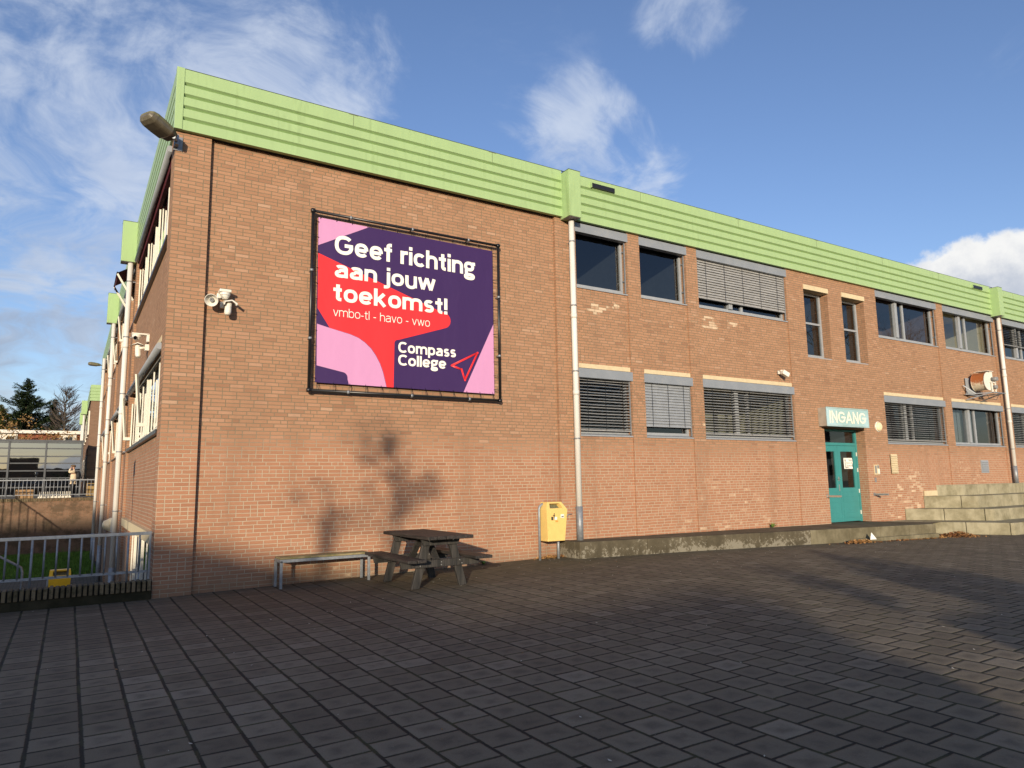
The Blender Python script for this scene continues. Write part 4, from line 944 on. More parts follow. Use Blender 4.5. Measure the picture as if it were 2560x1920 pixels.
m=MB(); m.tube([(-1.40,8.05,-1.4),(-1.40,8.05,-.42),(-1.34,8.05,-.36)],.025,8); m.tube([(-.94,8.05,-1.4),(-.94,8.05,-.6)],.025,8); m.build('stand',M['galv'],yb2)
m=MB(); m.box(-1.27,-1.21,7.855,7.862,-.72,-.64); m.tube([(-1.17,7.86,-.62),(-1.17,7.86,-.60)],.018,8); m.box(-1.19,-1.15,7.855,7.862,-.74,-.63); m.build('pictogram',M['stkb'],yb2)

# ------------------------------------------------------------------ front litter bin
fb=thing('litter_bin',(7.1,-.25,zg(7)),'yellow hooded litter bin on a bent steel tube at the end of the concrete ledge','bin')
litter_bin(fb,(7.03,-.27),.50,.30,.75,M['yellow'],.46,taper=.045)
m=MB(); zz=zg(6.8)-.05
m.tube([(6.755,-.20,zz),(6.755,-.20,1.08),(6.775,-.20,1.13),(6.82,-.20,1.165),(6.92,-.20,1.17)],.027,12); m.tube([(7.20,-.20,zz),(7.20,-.20,.6)],.027,12); m.build('tube_stand',M['galv'],fb)
yf=-.27-.15+.004
def yface(z): return -.27-.15+.036*(1.06-z)/.60*1.0-.004
m=MB(); m.box(7.12,7.20,yface(.93)-.002,yface(.93)+.002,.90,.97); m.build('sticker',M['stk'],fb)
m=MB(); m.box(7.135,7.185,yface(.93)-.004,yface(.93)-.002,.915,.93); m.box(7.17,7.183,yface(.93)-.004,yface(.93)-.002,.93,.945); m.build('sticker_print',M['stkb'],fb)
m=MB(); yy=yface(.92); m.box(6.895,6.935,yy-.002,yy+.001,.865,.93); m.tube([(6.965,yy,.985),(6.965,yy-.002,.985)],.012,8); m.box(6.95,6.975,yy-.002,yy+.001,.90,.97); m.box(6.925,6.99,yy-.002,yy+.001,.948,.956); m.box(6.953,6.963,yy-.002,yy+.001,.86,.90); m.build('litter_pictogram',M['stkb'],fb)
m=MB(); m.box(6.97,7.03,yy-.003,yy+.001,.87,.925); m.build('paper_remnant',M['stk'],fb)
m=MB(); 
for k in range(3): m.box(7.0+k*.022,7.012+k*.022,yface(.83)-.002,yface(.83)+.002,.825,.855)
m.build('orange_scribble',M['orange'],fb)
# wall hook by pipe
m=MB(); m.tube([(7.66,-.07,.95),(7.60,-.07,.95),(7.55,-.06,.93),(7.54,-.06,.89)],.007,6); m.build('wall_hook',M['galv'],label='small bent metal hook beside the foot of the front drainpipe',cat='hook')

# ------------------------------------------------------------------ concrete ledge and steps
lg=thing('concrete_ledge',(12,-.5,0),'low stained concrete ledge along the foot of the wall from bin to door','ledge')
def ledge_front(x): return -.60-(x-7.43)*(1.18/10.8)
zl=lambda x:.425-(x-7.43)*.0065
m=MB(); n=22; xs=[7.43+(18.25-7.43)*i/n for i in range(n+1)]
xs=[7.43,9.05,10.6,12.15,13.7,15.0,16.1,17.2,18.25]
for a,b in zip(xs,xs[1:]):
    g=.006
    v=[(a+g,ledge_front(a),-.1),(b-g,ledge_front(b),-.1),(b-g,ledge_front(b)+.16,-.1),(a+g,ledge_front(a)+.16,-.1)]
    w=[(q[0],q[1],zl(q[0])) for q in v]
    nn=len(m.v); m.v+=v+w
    for f in ((0,3,2,1),(4,5,6,7),(0,1,5,4),(1,2,6,5),(2,3,7,6),(3,0,4,7)): m.f.append(tuple(nn+i for i in f)); m.m.append(0 if b<14.9 else 1); m.sm.append(False)
# left end block
v=[(7.43,-.44,-.1),(7.59,-.44,-.1),(7.59,.08,-.1),(7.43,.08,-.1)]; w=[(q[0],q[1],.425) for q in v]; nn=len(m.v); m.v+=v+w
for f in ((0,3,2,1),(4,5,6,7),(0,1,5,4),(1,2,6,5),(2,3,7,6),(3,0,4,7)): m.f.append(tuple(nn+i for i in f)); m.m.append(0); m.sm.append(False)
m.build('edge_blocks',[M['ledge'],M['ledge2']],lg,bevel=.012)
m=MB()
for a,b in zip(xs,xs[1:]): m.face([(a,ledge_front(a)+.155,zl(a)-.006),(b,ledge_front(b)+.155,zl(b)-.006),(b,.2 if b<18 else .05,zl(b)-.006),(a,.2,zl(a)-.006)])
m.face([(18.25,-1.63,.35),(19.6,-1.2,.315),(19.0,.05,.315),(18.25,.05,.35)])
M['ledgetop']=concrete('ledge_slabs',(.16,.135,.09),(.09,.076,.05),None)
m.build('ledge_paving',M['ledgetop'],lg,closed=False)
m=MB(); m.prism([(15.2,ledge_front(15.2)-.09),(18.2,ledge_front(18.2)-.10),(18.2,ledge_front(18.2)+.02),(15.2,ledge_front(15.2)+.02)],lambda p,q,t_:(p,q,t_),-.05,.12); m.build('toe_course',M['ledge2'],lg,bevel=.01)
sts=thing('terrace_steps',(24,-1,0),'four broad concrete steps rising to the right against the brick wall','steps')
tiers=[([(18.95,.03),(20.40,-2.70),(46,-2.70)],0,.32),([(20.10,.03),(21.30,-1.85),(46,-1.85)],.32,.64),([(21.20,.03),(22.12,-1.07),(46,-1.07)],.64,.985),([(22.0,.03),(22.95,-.27),(46,-.27)],.985,1.305)]
for k,(pl,za,zb) in enumerate(tiers):
    m=MB()
    for (p,q) in zip(pl,pl[1:]):
        p=Vector((*p,0)); q=Vector((*q,0)); L=(q-p).length; d=(q-p).normalized(); nrm=Vector((-d.y,d.x,0))  # inward
        s0=0; first=True
        while s0<L-.02:
            ln=min(1.0,L-s0)
            a=p+d*(s0+.006); b=p+d*(s0+ln-.006)
            v=[a,b,b+nrm*.2,a+nrm*.2]
            nn=len(m.v); m.v+=[(w.x,w.y,za-.03) for w in v]+[(w.x,w.y,zb) for w in v]
            for f in ((0,3,2,1),(4,5,6,7),(0,1,5,4),(1,2,6,5),(2,3,7,6),(3,0,4,7)): m.f.append(tuple(nn+i for i in f)); m.m.append(0); m.sm.append(False)
            s0+=ln
    o=m.build('step',M['step'],sts,bevel=.012)
    m=MB(); a,b,c=pl; m.face([(a[0]+.1,.03,zb-.008),(b[0]+.12,b[1]+.15,zb-.008),(46,c[1]+.15,zb-.008),(46,.03,zb-.008)]); m.build('tread_slab',M['step'],o,closed=False)
m=MB(); m.box(21.22,21.95,-.012,.02,.99,1.15); m.build('mortar_block',M['cream'],sts)

# ------------------------------------------------------------------ bench
be=thing('bench',(2.5,-.25,.04),'steel framed bench with weathered wooden slats against the brick wall','bench')
bx0,bx1,by0,by1=1.74,3.21,-.40,.0; bz=.475
for x in (bx0+.02,bx1-.02):
    for y in (by0+.02,by1-.03): m=MB(); m.box(x-.02,x+.02,y-.02,y+.02,zg(x)-.01,bz-.03); m.build('leg',M['galv'],be,bevel=.003)
m=MB(); m.box(bx0,bx1,by0,by0+.03,bz-.055,bz-.01); m.box(bx0,bx1,by1-.045,by1-.015,bz-.055,bz-.01); m.box(bx0,bx0+.03,by0+.03,by1-.045,bz-.055,bz-.01); m.box(bx1-.03,bx1,by0+.03,by1-.045,bz-.055,bz-.01); m.build('seat_frame',M['galv'],be,bevel=.003)
m=MB(); n=5
for i in range(n): y=by0+.034+i*.066; m.box(bx0+.005,bx1-.005,y,y+.058,bz-.012+random.uniform(0,.004),bz+.02)
m.build('seat',M['benchwood'],be,bevel=.004)
# ------------------------------------------------------------------ picnic table
pt=thing('picnic_table',(3.7,-1.45,.055),'dark recycled-plank picnic table with attached benches beside the wall','picnic table')
tx,z0=3.73,.055
ty0,ty1=-2.35,-.60
m=MB()
for i in range(5):
    x=tx-.375+i*.151; m.box(x,x+.143,ty0+random.uniform(-.01,.01),ty1+random.uniform(-.01,.01),z0+.735,z0+.785)
m.build('table_top',M['darkwood'],pt,bevel=.006)
for s_ in (-1,1):
    m=MB()
    for i in range(2): x=tx+s_*.55+(i-.5)*.152-.07; m.box(x,x+.14,ty0,ty1,z0+.42,z0+.465)
    m.build('bench_plank',M['darkwood'],pt,bevel=.006)
for yy in (-1.92,-.84):
    for s_ in (-1,1):
        m=MB(); m.beam((tx+s_*.20,yy,z0+.73),(tx+s_*.40,yy,z0-.005),.05,.12,up=(0,1,0)) ; 
        m=MB(); a=Vector((tx+s_*.20,yy,z0+.73)); b=Vector((tx+s_*.40,yy,z0)); d=(b-a)
        w=.065
        m.prism([(a.x-w,a.z),(a.x+w,a.z),(b.x+w,b.z),(b.x-w,b.z)],lambda p,q,t_:(p,t_,q),yy-.028,yy+.028); m.build('leg',M['darkleg'],pt,bevel=.006)
    m=MB(); yo=yy-.056
    m.prism([(tx-.33,z0+.73),(tx+.33,z0+.73),(tx+.29,z0+.63),(tx-.29,z0+.63)],lambda p,q,t_:(p,t_,q),yo-.024,yo+.024); m.build('top_brace',M['darkleg'],pt,bevel=.005)
    m=MB(); m.prism([(tx-.67,z0+.415),(tx+.67,z0+.415),(tx+.64,z0+.31),(tx-.64,z0+.31)],lambda p,q,t_:(p,t_,q),yo-.024,yo+.024); m.build('seat_bearer',M['darkleg'],pt,bevel=.005)
    m=MB()
    for (bx,bz2) in ((-.20,.70),(.20,.70),(-.31,.39),(-.35,.34),(.31,.39),(.35,.34),(0,.38),(0,.34)): m.tube([(tx+bx,yo-.034,z0+bz2),(tx+bx,yo-.022,z0+bz2)],.009,8)
    build_each(m,'bolt',M['chrome'],pt)
m=MB(); m.beam((tx,-1.90,z0+.33),(tx,-1.5,z0+.70),.10,.05); m.beam((tx,-.86,z0+.33),(tx,-1.26,z0+.70),.10,.05); build_each(m,'diagonal_brace',M['darkleg'],pt)
# ------------------------------------------------------------------ leaves, weeds, bits
def leaves(cx,cy,sx,sy,n,hh,label,ang=0):
    m=MB()
    for i in range(n):
        a=random.gauss(0,.45); b=random.gauss(0,.45); x=cx+a*sx*math.cos(ang)-b*sy*math.sin(ang); y=cy+a*sx*math.sin(ang)+b*sy*math.cos(ang)
        h=hh*max(0,1-(a*a+b*b))*random.random(); z=zg(x)+.006+h
        s=random.uniform(.018,.045); c=Vector((x,y,z)); u=Vector((random.gauss(0,1),random.gauss(0,1),random.gauss(0,.45))).normalized(); v=u.cross(Vector((random.gauss(0,.5),random.gauss(0,.5),1))).normalized()
        m.face([c-u*s,c-v*s*.5,c+u*s,c+v*s*.55+Vector((0,0,.008))])
    o=m.build('leaf_pile',M['litter'],kind='stuff',closed=False); o['label']=label
leaves(14.95,-1.72,.62,.14,330,.08,'pile of dry orange-brown leaves at the foot of the ledge before the door',-.12)
leaves(18.85,-2.0,.58,.24,700,.13,'heap of dry orange-brown leaves in the corner of the ledge and the steps',-.5)
leaves(17.0,-1.95,1.6,.06,160,.02,'thin trail of dry leaves along the foot of the ledge',-.1)
leaves(7.15,-.05,.45,.10,140,.05,'few brown leaves caught behind the yellow bin',0)
m=MB(); c=Vector((15.35,-1.72,.10)); m.face([c,c+Vector((.18,-.05,.02)),c+Vector((.10,.02,.17))]); m.face([c+Vector((.05,.0,0)),c+Vector((.24,-.02,.0)),c+Vector((.12,.02,.15))]); m.build('paper_scrap',M['stk'],label='crumpled white paper scrap on the leaf pile before the door',cat='litter',closed=False)
m=MB()
for i in range(520):
    r=random.random()
    if r<.6: x=random.uniform(2,22); y=-.1-abs(random.gauss(0,1.6))
    else: x=random.uniform(-4,16); y=random.uniform(-9,-.2)
    if x>7.3: y-=.7+(x-7.4)*.11
    if x>19: continue
    s=random.uniform(.006,.02); a=random.random()*3.14; z=zg(x)+.004+random.random()*.005
    dx,dy=math.cos(a)*s,math.sin(a)*s
    m.face([(x-dx,y-dy,z),(x+dy*.5,y-dx*.5,z),(x+dx,y+dy,z+.004),(x-dy*.5,y+dx*.5,z)],0 if random.random()<.75 else 1)
m.build('litter_bits',[paint('pale_bits',(.50,.46,.38),.9),M['litter']],kind='stuff',closed=False)['label']='tiny pale bits scattered over the paving'
def weed(x,y,z,h,n,lab):
    m=MB()
    for i in range(n):
        a=random.random()*6.28; r=random.uniform(.3,1)*h; c=Vector((x,y,z)); d=Vector((math.cos(a)*.7,math.sin(a)*.7,random.uniform(.3,1.2))).normalized(); s=d.cross(Vector((0,0,1))).normalized()*r*.14
        m.face([c,c+d*r*.5+s,c+d*r,c+d*r*.5-s])
    m.build('weed',M['weed'],label=lab,cat='weed',closed=False)
weed(13.9,-.06,zl(13.9),.17,26,'green weed tuft growing at the wall foot on the ledge below the wide window')
weed(5.62,.02,zg(5.6),.14,22,'green weed tuft at the wall foot right of the picnic table')

# ------------------------------------------------------------------ background left
gl=thing('glass_pavilion',(-5,40,1.18),'low glazed front with grey frames across the far end of the terrace','building')
m=MB(); gx0,gx1,gt=-14,-.48,4.52; Y=40
zs=[gt-.06,4.10,3.62,3.20,2.74,2.30,1.75,1.25]
for z in zs: m.box(gx0,gx1,Y-.06,Y+.02,z-.035,z+.035)
for x in (gx1-.06,-2.42,-4.28,-6.14,-8.0,-9.9): m.box(x-.05,x+.05,Y-.10,Y-.062,1.18,gt)
m.box(gx0,gx1+.05,Y-.12,Y+.3,gt,gt+.10)
m.build('frame',paint('dark_grey_frames',(.085,.09,.095),.6),gl)
m=MB(); m.face([(gx0,Y,1.18),(gx1,Y,1.18),(gx1,Y,gt),(gx0,Y,gt)]); m.build('pane',M['glassmirror'],gl,closed=False)
m=MB(); m.box(gx0,gx1,Y+2.0,Y+2.1,1.18,gt); m.box(gx0,gx1,Y+.1,Y+8,gt-.05,gt-.001); m.build('interior_wall',M['room'],gl)
wg=thing('brick_wing',(3,42,1.18),'dark brick school wing with green roof edge behind the far end of the left facade','building')
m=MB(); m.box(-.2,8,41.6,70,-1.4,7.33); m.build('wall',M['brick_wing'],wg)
m=MB(); 
for i in range(5): m.box(-.29,8.1,41.51,70.1,7.33+i*.21,7.33+i*.21+.17)
m.box(-.25,8.05,41.55,70.05,7.33,8.39); m.build('fascia',M['green'],wg)
for yy in (49.8,59.8):
    m=MB(); m.box(-.66,-.29,yy,yy+.6,7.17,8.2); m.build('hopper_box',M['green'],wg,bevel=.01)
    m=MB(); m.tube([(-.45,yy+.3,7.2),(-.45,yy+.3,1.2)],.08,10); m.build('drainpipe',M['pipe'],wg)
for k,yy in enumerate((43,46.5,52,56)):
    for z in (2.2,5.2):
        m=MB(); m.box(-.28,-.18,yy,yy+2.6,z,z+1.6); o=m.build('window',M['whiteframe'],wg); m=MB(); m.box(-.30,-.281,yy+.12,yy+2.48,z+.1,z+1.5); m.build('pane',M['lens'],o)
m=lathe((1.0,41.58,3.6),(0,-1,0),[(0,.13),(.1,.12),(.16,0)],12); m.build('bulkhead_light',M['white'],label='tiny white wall light on the dark brick wing',cat='lamp',closed=False)
# far house
ho=thing('far_house',(-5,70,3),'white and brick house with flat white eaves partly hidden behind the glass front and trees','house')
m=MB(); m.box(-18,6,70,80,-1.4,6.95); m.build('wall',paint('brown_tile_cladding',(.23,.075,.035),.8,.25,3),ho)
m=MB(); m.box(-18.4,6.4,69.5,80.4,6.95,7.25); m.build('roof',paint('white_eaves',(.72,.68,.60),.6),ho)
M['whitewall']=paint('white_render',(.68,.66,.60),.7,.08,1)
for a,b in ((-18,-5.55),(-2.2,-.75)): m=MB(); m.box(a,b,69.9,70,3.2,6.95); m.build('white_panel',M['whitewall'],ho)
for a in (-9.2,-6.45,-1.75):
    m=MB(); m.box(a,a+.75,69.8,69.895,4.8,6.75); o=m.build('window',M['whiteframe'],ho); m=MB(); m.box(a+.08,a+.67,69.78,69.799,4.9,6.65); m.build('pane',M['lens'],o)
m=MB(); m.box(-2.95,-2.22,69.5,69.6,4.5,6.55); m.build('signboard',M['b_purple'],label='plain dark purple signboard on the far house front',cat='sign')
# white slatted bench and brown bin on terrace
tb=thing('bench',(-1.7,31,1.18),'white slatted bench behind the far railing on the terrace','bench')
m=MB()
for i in range(17): x=-2.35+i*.08; m.box(x,x+.035,30.9,31.15,1.25,1.50)
m.build('seat_slats',M['whiteframe'],tb); m=MB(); m.box(-2.4,-1.0,30.85,31.2,1.18,1.26); m.build('base',M['whiteframe'],tb)
bb=thing('litter_bin',(-.16,31,1.18),'brown metal litter bin with a slot beside the terrace corner','bin')
m=MB(); m.box(-.34,.02,30.8,31.15,1.25,1.90); m.build('bin_body',paint('brown_bin',(.30,.19,.06),.5),bb,bevel=.01); m=MB(); m.box(-.30,-.02,30.785,30.799,1.76,1.86); m.build('slot',M['dark'],bb)
m=MB(); m.box(-3.35,-2.6,31.2,31.6,1.18,1.62); m.build('planter_box',paint('tan_box',(.33,.20,.09),.7),label='low tan planter box behind the far railing',cat='planter',bevel=.02)

# ------------------------------------------------------------------ person
def skin(name,verts,edges,radii,mat,parent,root=0,sub=1):
    me=D.meshes.new(name); o0=WL[parent.name]; me.from_pydata([(v[0],v[1],v[2]) for v in verts],edges,[]); me.update()
    o=D.objects.new(name,me); COL.objects.link(o)
    md=o.modifiers.new('s','SKIN'); md.use_smooth_shade=True
    for i,r in enumerate(radii):
        sv=me.skin_vertices[0].data[i]; sv.radius=(r,r) if not isinstance(r,tuple) else r; sv.use_root=(i==root)
    o.modifiers.new('sub','SUBSURF').levels=sub; o.modifiers['sub'].render_levels=sub
    dg=bpy.context.evaluated_depsgraph_get(); dg.update(); m2=D.meshes.new_from_object(o.evaluated_get(dg)); D.objects.remove(o)
    m2.materials.clear(); m2.materials.append(mat)
    o=D.objects.new(name,m2); COL.objects.link(o); o.parent=parent; WL[o.name]=o0; return o
M['skin']=paint('skin',(.52,.30,.20),.55,.05); M['hair']=paint('brown_hair',(.10,.055,.03),.7); M['jacket']=paint('beige_jacket',(.66,.53,.36),.8,.08,9); M['trouser']=paint('black_trousers',(.018,.018,.02),.8); M['cap']=paint('brown_cap',(.14,.09,.05),.8); M['bag']=paint('black_backpack',(.012,.012,.014),.6); M['shoe']=paint('shoes',(.3,.3,.3),.6)
pz=1.18; px,py=-.93,32.0
pe=thing('person',(px,py,pz),'person in beige hooded jacket and black trousers raising a hand to the forehead','person')
def q(x,y,z): return (x,y,z)
V_=[q(0,0,.86),q(0,0,1.05),q(-.01,0,1.25),q(-.01,0,1.36),q(-.03,0,1.43),q(-.04,0,1.53),q(-.05,0,1.60),
 q(.02,.10,.84),q(.03,.11,.48),q(.04,.12,.08),q(-.06,.12,.03),
 q(-.02,-.10,.84),q(-.06,-.11,.48),q(-.05,-.12,.08),q(-.16,-.12,.03),
 q(0,.19,1.32),q(-.02,.26,1.08),q(-.16,.20,.92),q(-.23,.18,.90),
 q(-.02,-.18,1.33),q(-.22,-.22,1.30),q(-.16,-.16,1.50),q(-.13,-.12,1.56)]
E_=[(0,1),(1,2),(2,3),(3,4),(4,5),(5,6),(0,7),(7,8),(8,9),(9,10),(0,11),(11,12),(12,13),(13,14),(3,15),(15,16),(16,17),(17,18),(3,19),(19,20),(20,21),(21,22)]
rr=[.12,.12,.13,.09,.05,.085,.07,.08,.055,.038,.03,.08,.055,.038,.03,.055,.042,.03,.025,.055,.042,.03,.028]
skin('body',V_,E_,rr,M['skin'],pe,0,2)
skin('jacket',[V_[i] for i in (0,1,2,3,15,16,17,19,20,21)]+[q(.07,0,1.40),q(.0,0,.76)],[(0,1),(1,2),(2,3),(3,4),(4,5),(5,6),(3,7),(7,8),(8,9),(3,10),(0,11)],[.165,.165,.165,.12,.085,.07,.055,.085,.07,.055,.085,.16],M['jacket'],pe,0,2)
skin('trousers',[q(0,0,.80)]+[V_[i] for i in (7,8,9,11,12,13)],[(0,1),(1,2),(2,3),(0,4),(4,5),(5,6)],[.13,.095,.075,.055,.095,.075,.055],M['trouser'],pe,0,2)
def ell(c,r,mat,name,zmin=-1,par=pe):
    m=MB(); n=14; rg=[]
    for i in range(n//2+1):
        a=math.pi*i/(n//2); rg.append([(WL[par.name].x+c[0]+r[0]*math.sin(a)*math.cos(2*math.pi*k/n),WL[par.name].y+c[1]+r[1]*math.sin(a)*math.sin(2*math.pi*k/n),WL[par.name].z+c[2]+r[2]*max(zmin,math.cos(a))) for k in range(n)])
    for A,Bq in zip(rg,rg[1:]):
        for k in range(n): m.face([A[k],A[(k+1)%n],Bq[(k+1)%n],Bq[k]],0,True)
    return m.build(name,mat,par,closed=False)
ell((-.03,0,1.585),(.10,.092,.105),M['hair'],'hair',-.1); ell((-.05,0,1.63),(.125,.115,.075),M['cap'],'cap',-.2)
ell((-.135,0,1.53),(.022,.014,.02),M['skin'],'nose')
for s_ in (-1,1): ell((-.125,s_*.035,1.56),(.012,.014,.008),M['dark'],'eye')
ell((-.125,0,1.49),(.012,.025,.006),M['maroon'],'mouth')
for (fx_,fy_,sh) in ((-.02,.12,'shoe'),(-.12,-.12,'shoe')): ell((fx_,fy_,.04),(.13,.05,.045),M['shoe'],sh)
for k in range(5): skin('finger',[q(-.13,-.12,1.56),q(-.12-.005*k,-.08+.012*(k-2),1.59),q(-.11,-.045+.014*(k-2),1.605)],[(0,1),(1,2)],[.010,.009,.007],M['skin'],pe,0,1)
bp=thing('backpack',(px+.25,py,pz+.9),'black backpack worn by the person on the terrace','backpack')
ell((-.05,0,.22),(.13,.16,.26),M['bag'],'bag_body',-1,bp); ell((.04,0,.14),(.08,.12,.14),M['bag'],'front_pocket',-1,bp)

# ------------------------------------------------------------------ trees
def branchy(m,p,d,L,r,lev,maxl,spread=.55,up=.15,n=3,tips=None,rnd=random):
    segs=3; pts=[Vector(p)]; rs=[r]; dd=Vector(d).normalized()
    for i in range(segs):
        dd=(dd+Vector((rnd.gauss(0,.09),rnd.gauss(0,.09),rnd.gauss(0,.06)+up*.3))).normalized(); pts.append(pts[-1]+dd*L/segs); rs.append(r*(1-.45*(i+1)/segs))
    m.tube(pts,rs,6 if lev<2 else 3,cap=False)
    if lev>=maxl:
        if tips is not None: tips.append(pts[-1])
        return
    for k in range(n+(1 if lev==0 else 0)):
        t_=rnd.uniform(.45,1); i=min(segs-1,int(t_*segs)); q_=pts[i]+(pts[i+1]-pts[i])*(t_*segs-i)
        a=rnd.uniform(0,6.28); ax=dd.cross(Vector((math.cos(a),math.sin(a),.1))).normalized()
        nd=(dd*(1-spread*.5)+ax*spread*rnd.uniform(.7,1.3)+Vector((0,0,up))).normalized()
        branchy(m,q_,nd,L*rnd.uniform(.58,.8),rs[i]*.62,lev+1,maxl,spread,up,n,tips,rnd)
def bare_tree(loc,h,lab,trunk_r,seed,lev=5,spread=.6,up=.12,grp=None,n=3,tw=None):
    rnd=random.Random(seed); T0=thing('bare_tree',loc,lab,'tree',grp); l=Vector(loc)
    m=MB(); m.tube([l,l+Vector((rnd.gauss(0,.05),rnd.gauss(0,.05),h*.28))],[trunk_r,trunk_r*.75],10); m.build('trunk',M['bark'],T0)
    m=MB(); branchy(m,l+Vector((0,0,h*.26)),(0,0,1),h*.27,trunk_r*.75,0,lev,spread,up,n,None,rnd); m.build('crown',tw or M['twig'],T0,closed=False); return T0
def conifer(loc,h,r,lab,seed,mat,dens=1.0,nm='spruce_tree',zmin=.08):
    rnd=random.Random(seed); T0=thing(nm,loc,lab,'tree'); l=Vector(loc)
    m=MB(); m.tube([l,l+Vector((0,0,h))],[r*.07,.02],8); m.build('trunk',M['bark'],T0)
    m=MB(); z=zmin*h
    while z<h:
        f=1-z/h; R0=r*(f**.8)*rnd.uniform(.75,1.15)+.08; nb=int(7+6*f)
        for k in range(nb):
            a=rnd.uniform(0,6.28); Rr=R0*rnd.uniform(.6,1.2); droop=rnd.uniform(-.12,.22)
            nseg=max(2,int(Rr*9*dens))
            for i in range(nseg):
                t_=(i+.5)/nseg; c=l+Vector((math.cos(a)*Rr*t_,math.sin(a)*Rr*t_,z+droop*Rr*t_*1.4-.25*Rr*t_*t_*(1 if droop<0 else -.8)))
                for j in range(7):
                    s=rnd.uniform(.14,.30)*(.5+.5*f+.15); u=Vector((math.cos(a)+rnd.gauss(0,.6),math.sin(a)+rnd.gauss(0,.6),rnd.gauss(.15,.35))).normalized(); v=u.cross(Vector((rnd.gauss(0,.4),rnd.gauss(0,.4),1))).normalized()
                    c2=c+Vector((rnd.gauss(0,.10),rnd.gauss(0,.10),rnd.gauss(0,.07)))
                    m.face([c2-u*s*.4,c2+v*s*.28,c2+u*s,c2-v*s*.28])
        z+=h*.019
    m.build('crown',mat,T0,closed=False)
def bushtree(loc,h,r,lab,seed,mat,n,nm,cat='tree'):
    rnd=random.Random(seed); T0=thing(nm,loc,lab,cat); l=Vector(loc)
    tips=[]; m=MB(); branchy(m,l,(0,0,1),h*.38,r*.05,0,3,.7,.18,3,tips,rnd); m.build('trunk',M['bark'],T0,closed=False)
    m=MB()
    for i in range(n):
        c=rnd.choice(tips)+Vector((rnd.gauss(0,r*.16),rnd.gauss(0,r*.16),rnd.gauss(0,r*.16))); s=rnd.uniform(.05,.13)
        u=Vector((rnd.gauss(0,1),rnd.gauss(0,1),rnd.gauss(0,1))).normalized(); v=u.cross(Vector((rnd.gauss(0,1),rnd.gauss(0,1),rnd.gauss(0,1)))).normalized()
        m.face([c-u*s,c+v*s*.6,c+u*s,c-v*s*.6])
    m.build('crown',mat,T0,closed=False)
conifer((-5.9,88,-1.4),16.0,7.0,'tall dark spruce with a pointed crown behind the far house',3,M['spruce'],1.9)
conifer((-3.1,90,-1.4),13.9,5.0,'shorter dark conifer right of the tall spruce',5,M['spruce'],1.5)
conifer((-8.1,86,-1.4),12.6,5.0,'olive green conifer left of the tall spruce',8,M['hedge'],1.5,'conifer_tree')
def oval_tree(loc,h,w,lab,seed):
    rnd=random.Random(seed); T0=thing('bare_tree',loc,lab,'tree'); l=Vector(loc)
    m=MB(); m.tube([l,l+Vector((.05,0,h*.5)),l+Vector((0,0,h))],[.20,.12,.02],6); m.build('trunk',M['bark'],T0)
    m=MB()
    for i in range(190):
        f=rnd.uniform(.24,.96); a=rnd.uniform(0,6.28); env=w*math.sin(math.pi*min(1,(f-.12)/.92))**.7
        p0=l+Vector((0,0,h*f)); L_=env*rnd.uniform(.7,1.05); up=rnd.uniform(.7,1.2)
        d=Vector((math.cos(a),math.sin(a),up)); p1=p0+Vector((d.x*L_*.55,d.y*L_*.55,L_*.40*up)); p2=p0+Vector((d.x*L_,d.y*L_,L_*.95*up))
        m.tube([p0,p1,p2],[.045,.030,.012],3,cap=False)
        for k in range(7):
            t_=rnd.uniform(.25,.95); q_=p0+(p2-p0)*t_; e_=Vector((rnd.gauss(0,.4)+d.x*.5,rnd.gauss(0,.4)+d.y*.5,rnd.uniform(.3,1.1)))*rnd.uniform(.35,.8); m.tube([q_,q_+e_],[.022,.010],3,cap=False)
    m.build('crown',M['twig'],T0,closed=False)
oval_tree((-2.0,84,-1.4),14.7,2.1,'leafless oval tree against the sky beside the far brick wing',11)
for k,(x,h,sd,lb) in enumerate(((-5.4,10.4,21,'low brown-leaved tree at the far left over the far house roof'),(-3.7,11.6,22,'brown-leaved tree in the middle, tallest of the brown ones'),(-2.1,9.8,23,'brown-leaved small tree beside the purple signboard'))):
    bushtree((x,66,-1.4),h,1.6,lb,sd,M['brownleaf'],1000,'brown_leaved_tree')
